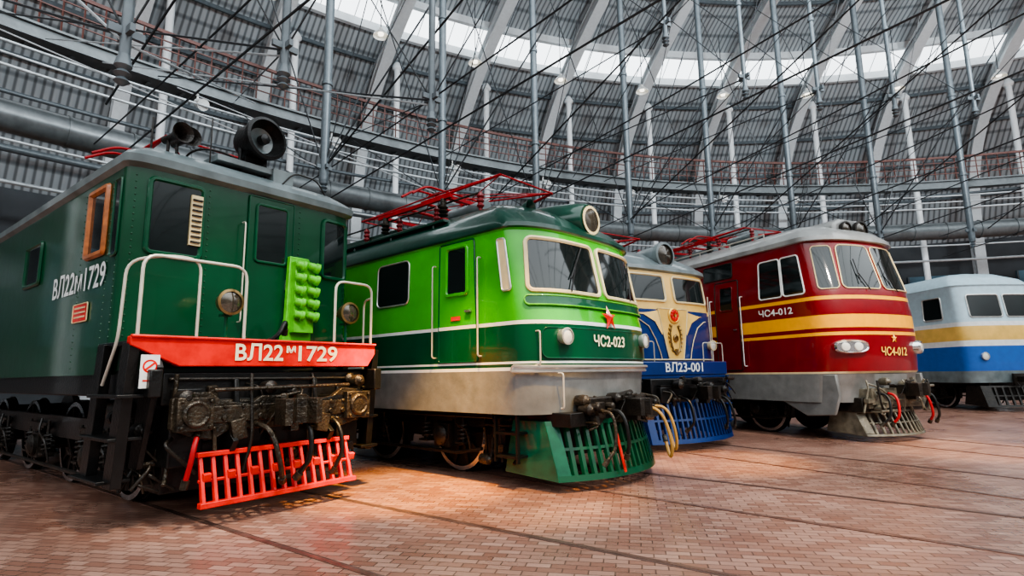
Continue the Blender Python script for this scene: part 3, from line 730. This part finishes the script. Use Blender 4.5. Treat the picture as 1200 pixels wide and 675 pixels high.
for q in (-1.14,1.10):
    dd=BD.at(q,1.95,.3)-BD.at(q,1.95,0); dd.z=0; dd.normalize(); p=BD.at(q,1.95,0)
    mb=MB(); side=dd.cross(Vector((0,0,1))).normalized(); n=28
    L=[]
    for (a,b,h) in ((.35,.15,-.05),(.35,.15,.06),(.32,.125,.10),(.29,.10,.075)):
        L.append([p+side*u+Vector((0,0,w))+dd*h for u,w in oval(a,b,n)])
    vs=sum(L,[]); fs=[(j*n+i,j*n+(i+1)%n,(j+1)*n+(i+1)%n,(j+1)*n+i) for j in range(3) for i in range(n)]
    mb.add(vs,fs,0); mb.add([p+side*u+Vector((0,0,w))+dd*.08 for u,w in oval(.295,.102,n)],[tuple(range(n))],2)
    for e in (-.13,.13): mb.lathe(p+side*e+dd*.08,dd,[(.088,0),(.08,.02),(.04,.03),(.01,.032)],18,1)
    mk(mb,'headlight',['chrome','lens','steel'],D,label='wide oval headlight in chrome bezel')
mb=MB(); v,f=star(.10); vs=[BD.at(.0+a,2.12+b,.02) for a,b in v]; vs[0]=BD.at(0,2.12,.05); mb.add(vs,f); mk(mb,'star_emblem',['yellow'],D,label='small gold star')
mb=MB(); BD.flat(mb,*text_geo('ЧС4-012',.24,.004,.84),.0,1.84,.02); mk(mb,'lettering',['lettery'],D)
mb=MB(); BD.flat(mb,*text_geo('ЧС4-012',.21,.004,.92),s(-.85),2.80,.02); mk(mb,'lettering',['white'],D)
# dark double lamp housing in the roof front edge
mb=MB(); mb.prism([(-.62,4.36),(.62,4.36),(.55,4.80),(.30,4.92),(-.30,4.92),(-.55,4.80)],'x',-.75,.14,0); mk(mb,'headlight_fairing',['roofgrey'],D,bevel=.07)
lamp(D,(.20,.24,4.66),(1,0,0),.20,'dark','lensdark',depth=.25,label='large dark round roof headlight'); lamp(D,(.20,-.26,4.66),(1,0,0),.15,'dark','lensdark',depth=.22)
mb=MB()
for sd in (-1,1): mb.tube([(-1.2,sd*1.25,4.76),(-9,sd*1.25,4.76)],.018,6)
for i in range(8):
    for sd in (-1,1): mb.cyl((-1.2-i*1.1,sd*1.25,4.45),(-1.2-i*1.1,sd*1.25,4.76),.014,n=6)
mk(mb,'roof_rail',['rail'],D)
roof_gear(D,-2.0,-9,4.98); pantograph(D,-4.2,4.92,2.0,.9,.2)
mb=MB(); mb.box((-7,0,.92),(13.5,2.5,.2),0); mb.box((.2,0,.75),(.9,2.0,.3),0)
for x in (-6.4,-7.4,-8.4): mb.box((x,-1.1,.6),(.85,.5,.5),0)
mk(mb,'underframe',['dark'],D,bevel=.02)
for a,b in ((-1.46,-1.38),(1.38,1.46)):
    mb=MB(); mb.prism([(.0,1.38),(.45,1.38),(.50,.95),(.35,.55),(-.3,.5),(-.9,.80)],'y',a,b,0); mk(mb,'skirt',['grey'],D,bevel=.02)
mb=plough(D,.44,.95,.62,.12,.28,0,0,11,-.85); mb.box((.6,0,.88),(.25,1.8,.40),0)
for y in (-.75,-.5,.5,.75): mb.lathe((.70,y,.95),(1,0,0),[(.06,0),(.06,.12),(.04,.14)],12,0)
mb.tube(fillet([(.7,-.9,1.2),(.85,-.7,1.1),(.85,-.3,.85),(.8,.3,.85),(.85,.7,1.1)],.15),.022,6)
mk(mb,'snow_plough',['sand','sand','dark'],D,bevel=.01,label='sand-coloured snow plough and drawbar')
rigging(D,.65,.95,-.95,.95,.6,1.25,31,30,('sand','dark','sand'))
coupler(D,1.0,1.06,'dark')
for y,m in ((-.5,'panred'),(.5,'panred'),(.7,'black'),(-.75,'black')): hose(D,[(.8,y,1.0),(1.05,y,.95),(1.1,y*1.1,.55),(1.0,y*1.2,.42)],.026,m)
add_under(D,[[-1.9,-3.9,-5.9],[-10,-12,-14]],zc=.60,yo=1.08,mat='dark')

# ================================================================= LOCOMOTIVE E (pale blue)
E=loco('pale blue and white train with yellow and blue stripes',(17.1,19.6),3)
BE=Body(1.5,14,.4,4,[(.95,1,0),(1.5,1,.05),(2.5,1,.05),(4.3,.98,-.2),(4.36,1,-.16),(4.6,.9,-.4),(4.85,.6,-.9),(4.95,.1,-1.4)])
def mE(z,q):
    if z<1.35: return 4
    if z<1.75: return 1
    if z<2.2: return 0
    if z<2.4: return 2
    if z<2.9: return 3
    if z<3.05: return 2
    return 5
mk(BE.mesh([1.35,1.75,2.2,2.4,2.9,3.05],mE),'body',['midblue','midblue','white','ochre','bluegrey','sky'],E)
window(BE,E,-1.2,-.08,3.2,4.0,.08); window(BE,E,.08,1.2,3.2,4.0,.08); window(BE,E,BE.sx(-1.4),BE.sx(-.5),3.2,4.0,.08); window(BE,E,BE.sx(-3.4),BE.sx(-2.3),3.2,4.0,.08)
for q in (-1,1): lamp(E,BE.at(q,1.85,.05),(1,0,0),.12)
mb=plough(E,.3,1.2,.85,.15,.3,0,0,10,-.8); mk(mb,'snow_plough',['dark','dark','black'],E)
coupler(E,.95); add_under(E,[[-1.7,-3.9],[-9,-11.2]])
mb=MB(); mb.box((-6,0,1.0),(12,2.5,.2)); mk(mb,'underframe',['dark'],E)

# ================================================================= FLOOR, TRACKS
def brick_mat():
    m=bpy.data.materials.new('brick_paving'); m.use_nodes=True; nt=m.node_tree; b=nt.nodes['Principled BSDF']
    tc=nt.nodes.new('ShaderNodeTexCoord'); mp=nt.nodes.new('ShaderNodeMapping'); mp.inputs['Rotation'].default_value=(0,0,R(12))
    nt.links.new(tc.outputs['Object'],mp.inputs[0])
    br=nt.nodes.new('ShaderNodeTexBrick'); nt.links.new(mp.outputs[0],br.inputs[0])
    br.inputs['Scale'].default_value=1; br.inputs['Brick Width'].default_value=.20; br.inputs['Row Height'].default_value=.095
    br.inputs['Mortar Size'].default_value=.006; br.inputs['Mortar Smooth'].default_value=.2; br.inputs['Bias'].default_value=-.1
    br.inputs['Color1'].default_value=(.28,.135,.095,1); br.inputs['Color2'].default_value=(.47,.275,.205,1); br.inputs['Mortar'].default_value=(.12,.065,.048,1)
    nz=nt.nodes.new('ShaderNodeTexNoise'); nz.inputs['Scale'].default_value=.45; nz.inputs['Detail'].default_value=8; nt.links.new(tc.outputs['Object'],nz.inputs[0])
    rp=nt.nodes.new('ShaderNodeMapRange'); rp.inputs[1].default_value=.3; rp.inputs[2].default_value=.7; rp.inputs[3].default_value=.64; rp.inputs[4].default_value=1.2
    nt.links.new(nz.outputs['Fac'],rp.inputs[0])
    mx=nt.nodes.new('ShaderNodeMix'); mx.data_type='RGBA'; mx.blend_type='MULTIPLY'; mx.inputs[0].default_value=1
    nt.links.new(br.outputs['Color'],mx.inputs[6]); nt.links.new(rp.outputs[0],mx.inputs[7]); nt.links.new(mx.outputs[2],b.inputs['Base Color'])
    r2=nt.nodes.new('ShaderNodeMapRange'); r2.inputs[3].default_value=.18; r2.inputs[4].default_value=.40; nt.links.new(nz.outputs['Fac'],r2.inputs[0]); nt.links.new(r2.outputs[0],b.inputs['Roughness'])
    bp=nt.nodes.new('ShaderNodeBump'); bp.inputs['Strength'].default_value=.35; bp.inputs['Distance'].default_value=.006; bp.invert=True
    nt.links.new(br.outputs['Fac'],bp.inputs['Height']); nt.links.new(bp.outputs[0],b.inputs['Normal'])
    return m
M['brick']=brick_mat()
mb=MB(); mb.box((10,10,-.05),(130,130,.1)); struct(mk(mb,'floor',['brick']))
for (px,py,th) in ((-3.50,7.26,53),(.97,8.52,48),(3.18,12.0,33),(7.80,12.62,24),(17.1,19.6,3)):
    for sy in (-.76,.76):
        mb=MB(); mb.box((0,sy,.004),(34,.05,.008),0); mb.box((0,sy-math.copysign(.037,sy),.002),(34,.025,.004),1)
        o=mk(mb,'track_rail',['floorrail','groove']); o.location=(px,py,0); o.rotation_euler=(0,0,R(th-90))
        top(o,'steel rail set flush into the brick paving','rail','rails set into the paving')

# ================================================================= HALL
O=Vector((15.5,-8.4,0))
def pol(r,ph,z): a=R(ph); return Vector((O.x-r*math.sin(a),O.y+r*math.cos(a),z))
P0,P1=-55,88
def ring(mb,prof,n=110,mat=0,closed=True,p0=P0,p1=P1):
    k=len(prof); vs=[];fs=[]
    for i in range(n+1):
        ph=p0+(p1-p0)*i/n
        for (r,z) in prof: vs.append(pol(r,ph,z))
    for i in range(n):
        for j in range(k if closed else k-1):
            l=(j+1)%k; fs.append((i*k+j,i*k+l,(i+1)*k+l,(i+1)*k+j))
    if closed: fs+=[tuple(range(k-1,-1,-1)),tuple(range(n*k,n*k+k))]
    mb.add(vs,fs,mat)
def corr_mat():
    m=bpy.data.materials.new('corrugated_sheet'); m.use_nodes=True; nt=m.node_tree; b=nt.nodes['Principled BSDF']
    uv=nt.nodes.new('ShaderNodeUVMap'); uv.uv_map='UVMap'
    w=nt.nodes.new('ShaderNodeTexWave'); w.wave_type='BANDS'; w.bands_direction='X'; w.inputs['Scale'].default_value=1.05; w.inputs['Distortion'].default_value=0
    nt.links.new(uv.outputs[0],w.inputs[0])
    w2=nt.nodes.new('ShaderNodeTexWave'); w2.wave_type='BANDS'; w2.bands_direction='Y'; w2.inputs['Scale'].default_value=.22; nt.links.new(uv.outputs[0],w2.inputs[0])
    rp=nt.nodes.new('ShaderNodeValToRGB'); rp.color_ramp.elements[0].position=.05; rp.color_ramp.elements[0].color=(.20,.225,.24,1); rp.color_ramp.elements[1].position=.5; rp.color_ramp.elements[1].color=(.50,.56,.59,1)
    nt.links.new(w.outputs['Fac'],rp.inputs[0])
    r2=nt.nodes.new('ShaderNodeValToRGB'); r2.color_ramp.elements[0].position=.0; r2.color_ramp.elements[0].color=(.5,.51,.52,1); r2.color_ramp.elements[1].position=.12; r2.color_ramp.elements[1].color=(1,1,1,1)
    nt.links.new(w2.outputs['Fac'],r2.inputs[0])
    mx=nt.nodes.new('ShaderNodeMix'); mx.data_type='RGBA'; mx.blend_type='MULTIPLY'; mx.inputs[0].default_value=1
    nt.links.new(rp.outputs[0],mx.inputs[6]); nt.links.new(r2.outputs[0],mx.inputs[7]); nt.links.new(mx.outputs[2],b.inputs['Base Color'])
    b.inputs['Roughness'].default_value=.5; b.inputs['Metallic'].default_value=.1
    bp=nt.nodes.new('ShaderNodeBump'); bp.inputs['Strength'].default_value=.6; bp.inputs['Distance'].default_value=.05; nt.links.new(w.outputs['Fac'],bp.inputs['Height']); nt.links.new(bp.outputs[0],b.inputs['Normal'])
    return m
M['corr']=corr_mat()
def shell(name,prof,n=120):
    k=len(prof); vs=[];fs=[];uvs=[]
    L=[0]
    for a,b in zip(prof,prof[1:]): L.append(L[-1]+math.dist(a,b))
    for i in range(n+1):
        ph=P0+(P1-P0)*i/n
        for (r,z),l in zip(prof,L): vs.append(pol(r,ph,z)); uvs.append((R(ph)*45,l))
    for i in range(n):
        for j in range(k-1): fs.append((i*k+j,i*k+j+1,(i+1)*k+j+1,(i+1)*k+j))
    me=bpy.data.meshes.new(name); me.from_pydata([tuple(v) for v in vs],[],fs); ul=me.uv_layers.new(name='UVMap')
    for p in me.polygons:
        for li in p.loop_indices: ul.data[li].uv=uvs[me.loops[li].vertex_index]
    me.materials.append(M['corr']); me.polygons.foreach_set('use_smooth',[True]*len(me.polygons))
    o=bpy.data.objects.new(name,me); COL.objects.link(o); return struct(o)
roof=[(42.6,20.4),(44.5,19.5),(47,18.1),(49.5,16.2),(51.5,13.9),(53,11.2)]
shell('ceiling',[(54.2,9.8)]+roof[::-1])
shell('ceiling',[(41.0,21.25),(39.3,21.8),(36,22.4),(31,23.1),(26,23.6)])
mb=MB(); ring(mb,[(53.2,0),(53.2,11.3),(53.6,11.3),(53.6,0)]); struct(mk(mb,'wall_back',['wall']))
for i in range(20):
    ph=-50+i*7.3; mb=MB(); ring(mb,[(53.0,3.2),(53.0,8.4),(53.15,8.4),(53.15,3.2)],4,0,p0=ph,p1=ph+4.2)
    for k in range(4): ring(mb,[(52.9,3.2),(52.9,8.4),(53.0,8.4),(53.0,3.2)],1,1,p0=ph+k*1.37,p1=ph+k*1.37+.1)
    ring(mb,[(52.9,5.8),(52.9,5.95),(53,5.95),(53,5.8)],4,1,p0=ph,p1=ph+4.2)
    struct(mk(mb,'window_%d'%(i+2),['winback','hallsteel']))
k=1
for (r,z) in ((44.3,19.45),(46.8,18.0),(49.2,16.2),(51.1,14.0),(37,22.1),(33,22.7),(29,23.1)):
    mb=MB(); ring(mb,[(r,z-.2),(r+.1,z-.2),(r+.1,z),(r,z)]); struct(mk(mb,'trim_%d'%k,['hallsteel'])); k+=1
for (r,z) in ((42.5,20.25),(40.8,21.15)):
    mb=MB(); ring(mb,[(r,z-.25),(r+.25,z-.25),(r+.25,z+.2),(r,z+.2)]); struct(mk(mb,'trim_%d'%k,['rib'])); k+=1
mb=MB()
for i in range(0,118):
    ph=P0+i*1.2; mb.cyl(pol(41.0,ph,21.2),pol(42.6,ph,20.4),.025,n=5)
struct(mk(mb,'window_1',['rib']))
RIB=[(48.6,0),(48.6,8),(48.4,12),(47.5,15),(45.7,17.2),(43.2,18.8),(40,20.1),(36,21.1),(31,22.0),(26,22.8)]
def smoothpath(pp,n=4):
    out=[]
    for i in range(len(pp)-1):
        p0=pp[max(0,i-1)];p1=pp[i];p2=pp[i+1];p3=pp[min(len(pp)-1,i+2)]
        for j in range(n):
            t=j/n; out.append(tuple(.5*((2*p1[c])+(-p0[c]+p2[c])*t+(2*p0[c]-5*p1[c]+4*p2[c]-p3[c])*t*t+(-p0[c]+3*p1[c]-3*p2[c]+p3[c])*t**3) for c in range(2)))
    out.append(pp[-1]); return out
ribp=smoothpath(RIB)
def rib_mesh():
    mb=MB()
    def sweep(w,o0,o1,mat=0):
        vs=[];fs=[]
        for i,(r,z) in enumerate(ribp):
            a=ribp[max(0,i-1)];b=ribp[min(len(ribp)-1,i+1)]
            tx,tz=b[0]-a[0],b[1]-a[1];l=math.hypot(tx,tz);nx,nz=tz/l,-tx/l
            for (sd,o) in ((-w,o0),(w,o0),(w,o1),(-w,o1)): vs.append((sd,r+nx*o,z+nz*o))
        for i in range(len(ribp)-1):
            for q in range(4):
                l=(q+1)%4; fs.append((i*4+q,i*4+l,(i+1)*4+l,(i+1)*4+q))
        fs+=[(3,2,1,0),tuple(range(len(vs)-4,len(vs)))]
        mb.add(vs,fs,mat)
    sweep(.30,-.06,.02); sweep(.30,.56,.62); sweep(.16,.02,.56)
    for a,b in (((47.8,15.3),(50.3,15.4)),((46.4,17.0),(48.2,17.1)),((44.2,18.6),(45.6,18.8))): mb.cyl((0,a[0],a[1]),(0,b[0],b[1]),.07,n=8)
    return mb
r0=mk(rib_mesh(),'roof_rib',['rib'])
PH=[15.3+7.3*k for k in range(-8,9)]
for i,ph in enumerate(PH):
    o=r0 if i==0 else r0.copy()
    if i: COL.objects.link(o)
    o.location=O; o.rotation_euler=(0,0,R(ph+1.2)); top(o,'light grey curved steel rib under the roof','roof rib','curved roof ribs')
mb=MB(); mb.cyl((0,44,0),(0,44,19.2),.17,n=12); mb.lathe((0,44,18.9),(0,0,1),[(.2,0),(.3,.1),(.3,.2),(.12,.5)],12); mb.lathe((0,44,0),(0,0,1),[(.35,0),(.35,.05),(.2,.08),(.17,.3)],12)
p0=mk(mb,'support_column',['post'])
for i,ph in enumerate(PH):
    o=p0 if i==0 else p0.copy()
    if i: COL.objects.link(o)
    o.location=O; o.rotation_euler=(0,0,R(ph)); top(o,'tall slender white steel column behind the gallery','column','white gallery columns')
G=bpy.data.objects.new('gallery_walkway',None); COL.objects.link(G); G.location=pol(35.5,20,9.9); top(G,'curved steel gallery walkway with brown railing','gallery')
def gk(mb,name,mats,**k):
    for i,v in enumerate(mb.v): mb.v[i]=v-G.location
    return mk(mb,name,mats,G,**k)
mb=MB(); ring(mb,[(34.6,10.05),(34.75,10.05),(34.75,10.35),(34.6,10.35)]); ring(mb,[(34.5,10.35),(36.0,10.35),(36.0,10.41),(34.5,10.41)]); ring(mb,[(34.5,10.0),(34.85,10.0),(34.85,10.05),(34.5,10.05)])
for i in range(96):
    ph=P0+i*1.49; a=pol(34.7,ph,10.1); b=pol(35.9,ph,10.3); mb.cyl(a,b,.05,n=6)
gk(mb,'deck',['duct'])
mb=MB()
for z in (10.72,11.0,11.27): ring(mb,[(34.55,z),(34.58,z),(34.58,z+.035),(34.55,z+.035)])
ring(mb,[(34.53,11.50),(34.60,11.50),(34.60,11.60),(34.53,11.60)])
for i in range(191):
    ph=P0+i*.75; mb.cyl(pol(34.57,ph,10.4),pol(34.57,ph,11.54),.024,n=5)
gk(mb,'railing',['railing'])
T='thin light grey pipe following the gallery'
for (r,z,rad,m,lab,nm,cat) in ((34.3,9.55,.035,'pipe',T,'pipe','pipe'),(34.3,9.25,.03,'pipe',T,'pipe','pipe'),
   (34.3,8.95,.04,'pipe',T,'pipe','pipe'),
   (35.4,8.1,.42,'duct','fat dark grey ventilation duct below the gallery','ventilation_duct','duct'),(34.5,7.2,.035,'pipe',T,'pipe','pipe'),
   (37.5,7.0,.06,'pipe',T,'pipe','pipe'),(44.5,12.4,.09,'hallsteel','steel tie ring joining the tall columns','tie_ring','beam'),(44.5,10.2,.15,'hallsteel','steel tie ring joining the tall columns','tie_ring','beam')):
    mb=MB(); mb.tube([pol(r,P0+(P1-P0)*i/120,z) for i in range(121)],rad,12)
    if rad>.3:
        for i in range(60): 
            ph=P0+i*2.4; a=pol(r,ph,z); t=(pol(r,ph+.1,z)-a).normalized(); mb.lathe(a,t,[(rad+.03,0),(rad+.03,.06)],14)
    top(mk(mb,nm,[m]),lab,cat,'pipes and ducts along the gallery')
def hanger(r,ph,zb,zt,rad,kind):
    p=pol(r,ph,0); mb=MB()
    mb.cyl((0,0,zb),(0,0,zt),rad,n=12)
    mb.lathe((0,0,zb-.35),(0,0,1),[(.03,0),(.09,.05),(.05,.1),(.1,.15),(.05,.2),(.1,.25),(rad,.4)],12)
    mb.box((0,0,zb+.35),(.4,.06,.10)); mb.box((0,0,zb+.35),(.06,.4,.10))
    for z in (zb+2.6,zb+6): mb.lathe((0,0,z),(0,0,1),[(rad,0),(rad+.03,.02),(rad+.03,.1),(rad,.12)],12)
    o=mk(mb,'hanging_pole',['hallsteel'],bevel=0); o.location=p; o.rotation_euler=(0,0,R(ph))
    top(o,'slim grey steel pole hanging from the roof, carrying wires','pole','hanging catenary poles')
RING1=[(ph,6.5) for ph in (-12,-5.3,1.5,8.3,15.1,21.9,29.2,35.8,42.6)]
for ph,zb in RING1: hanger(30,ph,zb,22.9,.115,1)
RING2=[(1.6,9.6),(7.8,9.6),(14,9.6),(20.2,9.6),(26.6,10.6),(42.8,6.4),(49.3,6.2),(54.0,5.4)]
for ph,zb in RING2: hanger(25,ph,zb,23.6,.065,2)
def cable(a,b,r=.016,sag=0,lab='taut dark steel cable strung across the hall',mat='cable',grp='cables across the hall'):
    a=Vector(a);b=Vector(b); mb=MB(); n=10 if sag else 1
    c=(a+b)/2
    mb.tube([a+(b-a)*i/n-Vector((0,0,sag*4*(i/n)*(1-i/n)))-c for i in range(n+1)],r,5)
    o=mk(mb,'cable',[mat]); o.location=c; top(o,lab,'cable',grp)
for ph in (50,41,31,20.5,11,1.5,-8):
    cable(pol(6,ph,6.6),pol(34.4,ph,6.6),.020); cable(pol(6,ph,8.2),pol(34.4,ph,7.6),.018,.35)
    cable(pol(8,ph-2,13.5),pol(30,ph+1.5,6.9),.022)
for i,(ph,zb) in enumerate(RING1[2:]):
    for dph,dz in ((-6.8,9.5),(6.8,9.5)):
        cable(pol(30,ph,zb+.3),pol(30,ph+dph,zb+dz),.018)
    cable(pol(30,ph,zb+.3),pol(25,ph-6,14),.024); cable(pol(30,ph,zb+.2),pol(34.5,ph+2,9.9),.014); cable(pol(30,ph,zb+.3),pol(25,ph-3,22),.014)
for i,(ph,zb) in enumerate(RING2):
    cable(pol(25,ph,zb+.3),pol(34.5,ph+5,10.1),.020); cable(pol(25,ph,zb+.3),pol(34.5,ph-5,10.1),.014)
    cable(pol(25,ph,zb+.3),pol(20,ph-6,14),.014); cable(pol(25,ph,zb+.3),pol(30,ph+8,18),.014)
for a,b in (((25,54,5.6),(30,60,11)),((25,54,5.6),(30,46,8)),((25,49.3,6.4),(34.4,52,10)),((25,42.8,6.6),(34.4,50,9.9)),((30,42.6,6.8),(34.4,55,9.9)),((30,35.8,6.8),(34.4,47,9.9))):
    cable(pol(*a),pol(*b),.018,lab='pale steel stay rod',mat='pipe',grp='pale stay rods')
mb=MB(); mb.cyl((0,0,.3),(0,0,3.9),.02,n=5,mat=1); mb.lathe((0,0,0),(0,0,1),[(.36,0),(.34,.08),(.22,.22),(.10,.3),(.08,.42),(.03,.46)],20,0,cap=False); L0=mk(mb,'pendant_lamp',['lampwhite','cable'])
mb=MB(); mb.lathe((0,0,.03),(0,0,1),[(.02,0),(.12,.02),(.14,.1),(.06,.2)],14); B0=mk(mb,'bulb',['lampglow'],L0)
k=0
for j in range(-6,8):
    o=L0 if k==0 else L0.copy(); 
    if k:
        COL.objects.link(o); b=B0.copy(); b.parent=o; COL.objects.link(b)
    o.location=pol(39,18.9+7.3*j,17.4); top(o,'white enamel bell lamp hanging from the roof','lamp','bell lamps under the roof'); k+=1
mb=MB(); mb.lathe((0,0,0),(.3,-1,-.5),[(.05,0),(.14,.05),(.16,.3),(.18,.34),(.15,.33)],16); mb.cyl((0,0,0),(0,0,.32),.03,n=6); S0=mk(mb,'spotlight',['lampwhite'])
for i,ph in enumerate((3,9,17,24,31,39,46)):
    o=S0 if i==0 else S0.copy()
    if i: COL.objects.link(o)
    o.location=pol(34.6,ph,9.72); o.rotation_euler=(0,0,R(ph)); top(o,'small white spotlight clamped under the gallery','spotlight','gallery spotlights')

# ================================================================= LIGHT
W=bpy.data.worlds.new('World'); SC.world=W; W.use_nodes=True
nt=W.node_tree; bg=nt.nodes['Background']; bg.inputs[0].default_value=(.90,.96,1.0,1)
tc=nt.nodes.new('ShaderNodeTexCoord'); sp=nt.nodes.new('ShaderNodeSeparateXYZ'); mr=nt.nodes.new('ShaderNodeMapRange')
mr.interpolation_type='SMOOTHSTEP'; mr.inputs[1].default_value=.18; mr.inputs[2].default_value=.5; mr.inputs[3].default_value=.20; mr.inputs[4].default_value=3.4
nt.links.new(tc.outputs['Generated'],sp.inputs[0]); nt.links.new(sp.outputs[2],mr.inputs[0]); nt.links.new(mr.outputs[0],bg.inputs[1])
def light(t,name,loc,tgt,en,col,size=1,spot=60,blend=.6):
    l=bpy.data.lights.new(name,t); l.energy=en; l.color=col
    l.shadow_soft_size=size
    if t=='SPOT': l.spot_size=R(spot); l.spot_blend=blend
    o=bpy.data.objects.new(name,l); o.location=loc; COL.objects.link(o)
    o.rotation_euler=(Vector(tgt)-Vector(loc)).to_track_quat('-Z','Y').to_euler(); return o
light('SPOT','warm_spot',(-.6,6.2,5.5),(-1.5,7.8,0),6500,(1,.50,.08),.12,36,.8)
light('SPOT','warm_spot',(1.0,5.2,6.0),(.0,7.3,0),2600,(1,.56,.15),.12,36,.8)
light('SPOT','warm_spot',(4.6,9.6,6.0),(3.5,9.6,0),3200,(1,.58,.18),.12,32,.8)
light('SPOT','warm_spot',(10,9.6,6.0),(8.5,10.4,0),2200,(1,.66,.32),.12,36,.8)
light('SPOT','warm_spot',(-1,3,8.0),(-3.0,6.8,1.3),2400,(1,.84,.64),.15,30)
light('SPOT','warm_spot',(4,4,8.0),(1.6,8.3,2.6),2600,(1,.93,.8),.15,28)
light('SPOT','warm_spot',(8,5,8.0),(8.2,11.6,2.6),3600,(1,.88,.75),.15,32)
for ph in (-20,0,20,40,60):  # added fill spots without fixtures, aimed outward to brighten the roof slope
    light('SPOT','roof_fill_spot',pol(16,ph,13),pol(47,ph,18),9500,(.88,.95,1),.6,80,.8)

# ================================================================= CAMERA
cam=bpy.data.cameras.new('Camera'); co=bpy.data.objects.new('Camera',cam); COL.objects.link(co)
cam.sensor_width=36; cam.lens=19.5; cam.clip_start=.05; cam.clip_end=500
co.matrix_world=Matrix.Translation((0,0,1.5))@Matrix.Rotation(R(90+8.8),4,'X')@Matrix.Rotation(R(-.9),4,'Z')
SC.camera=co
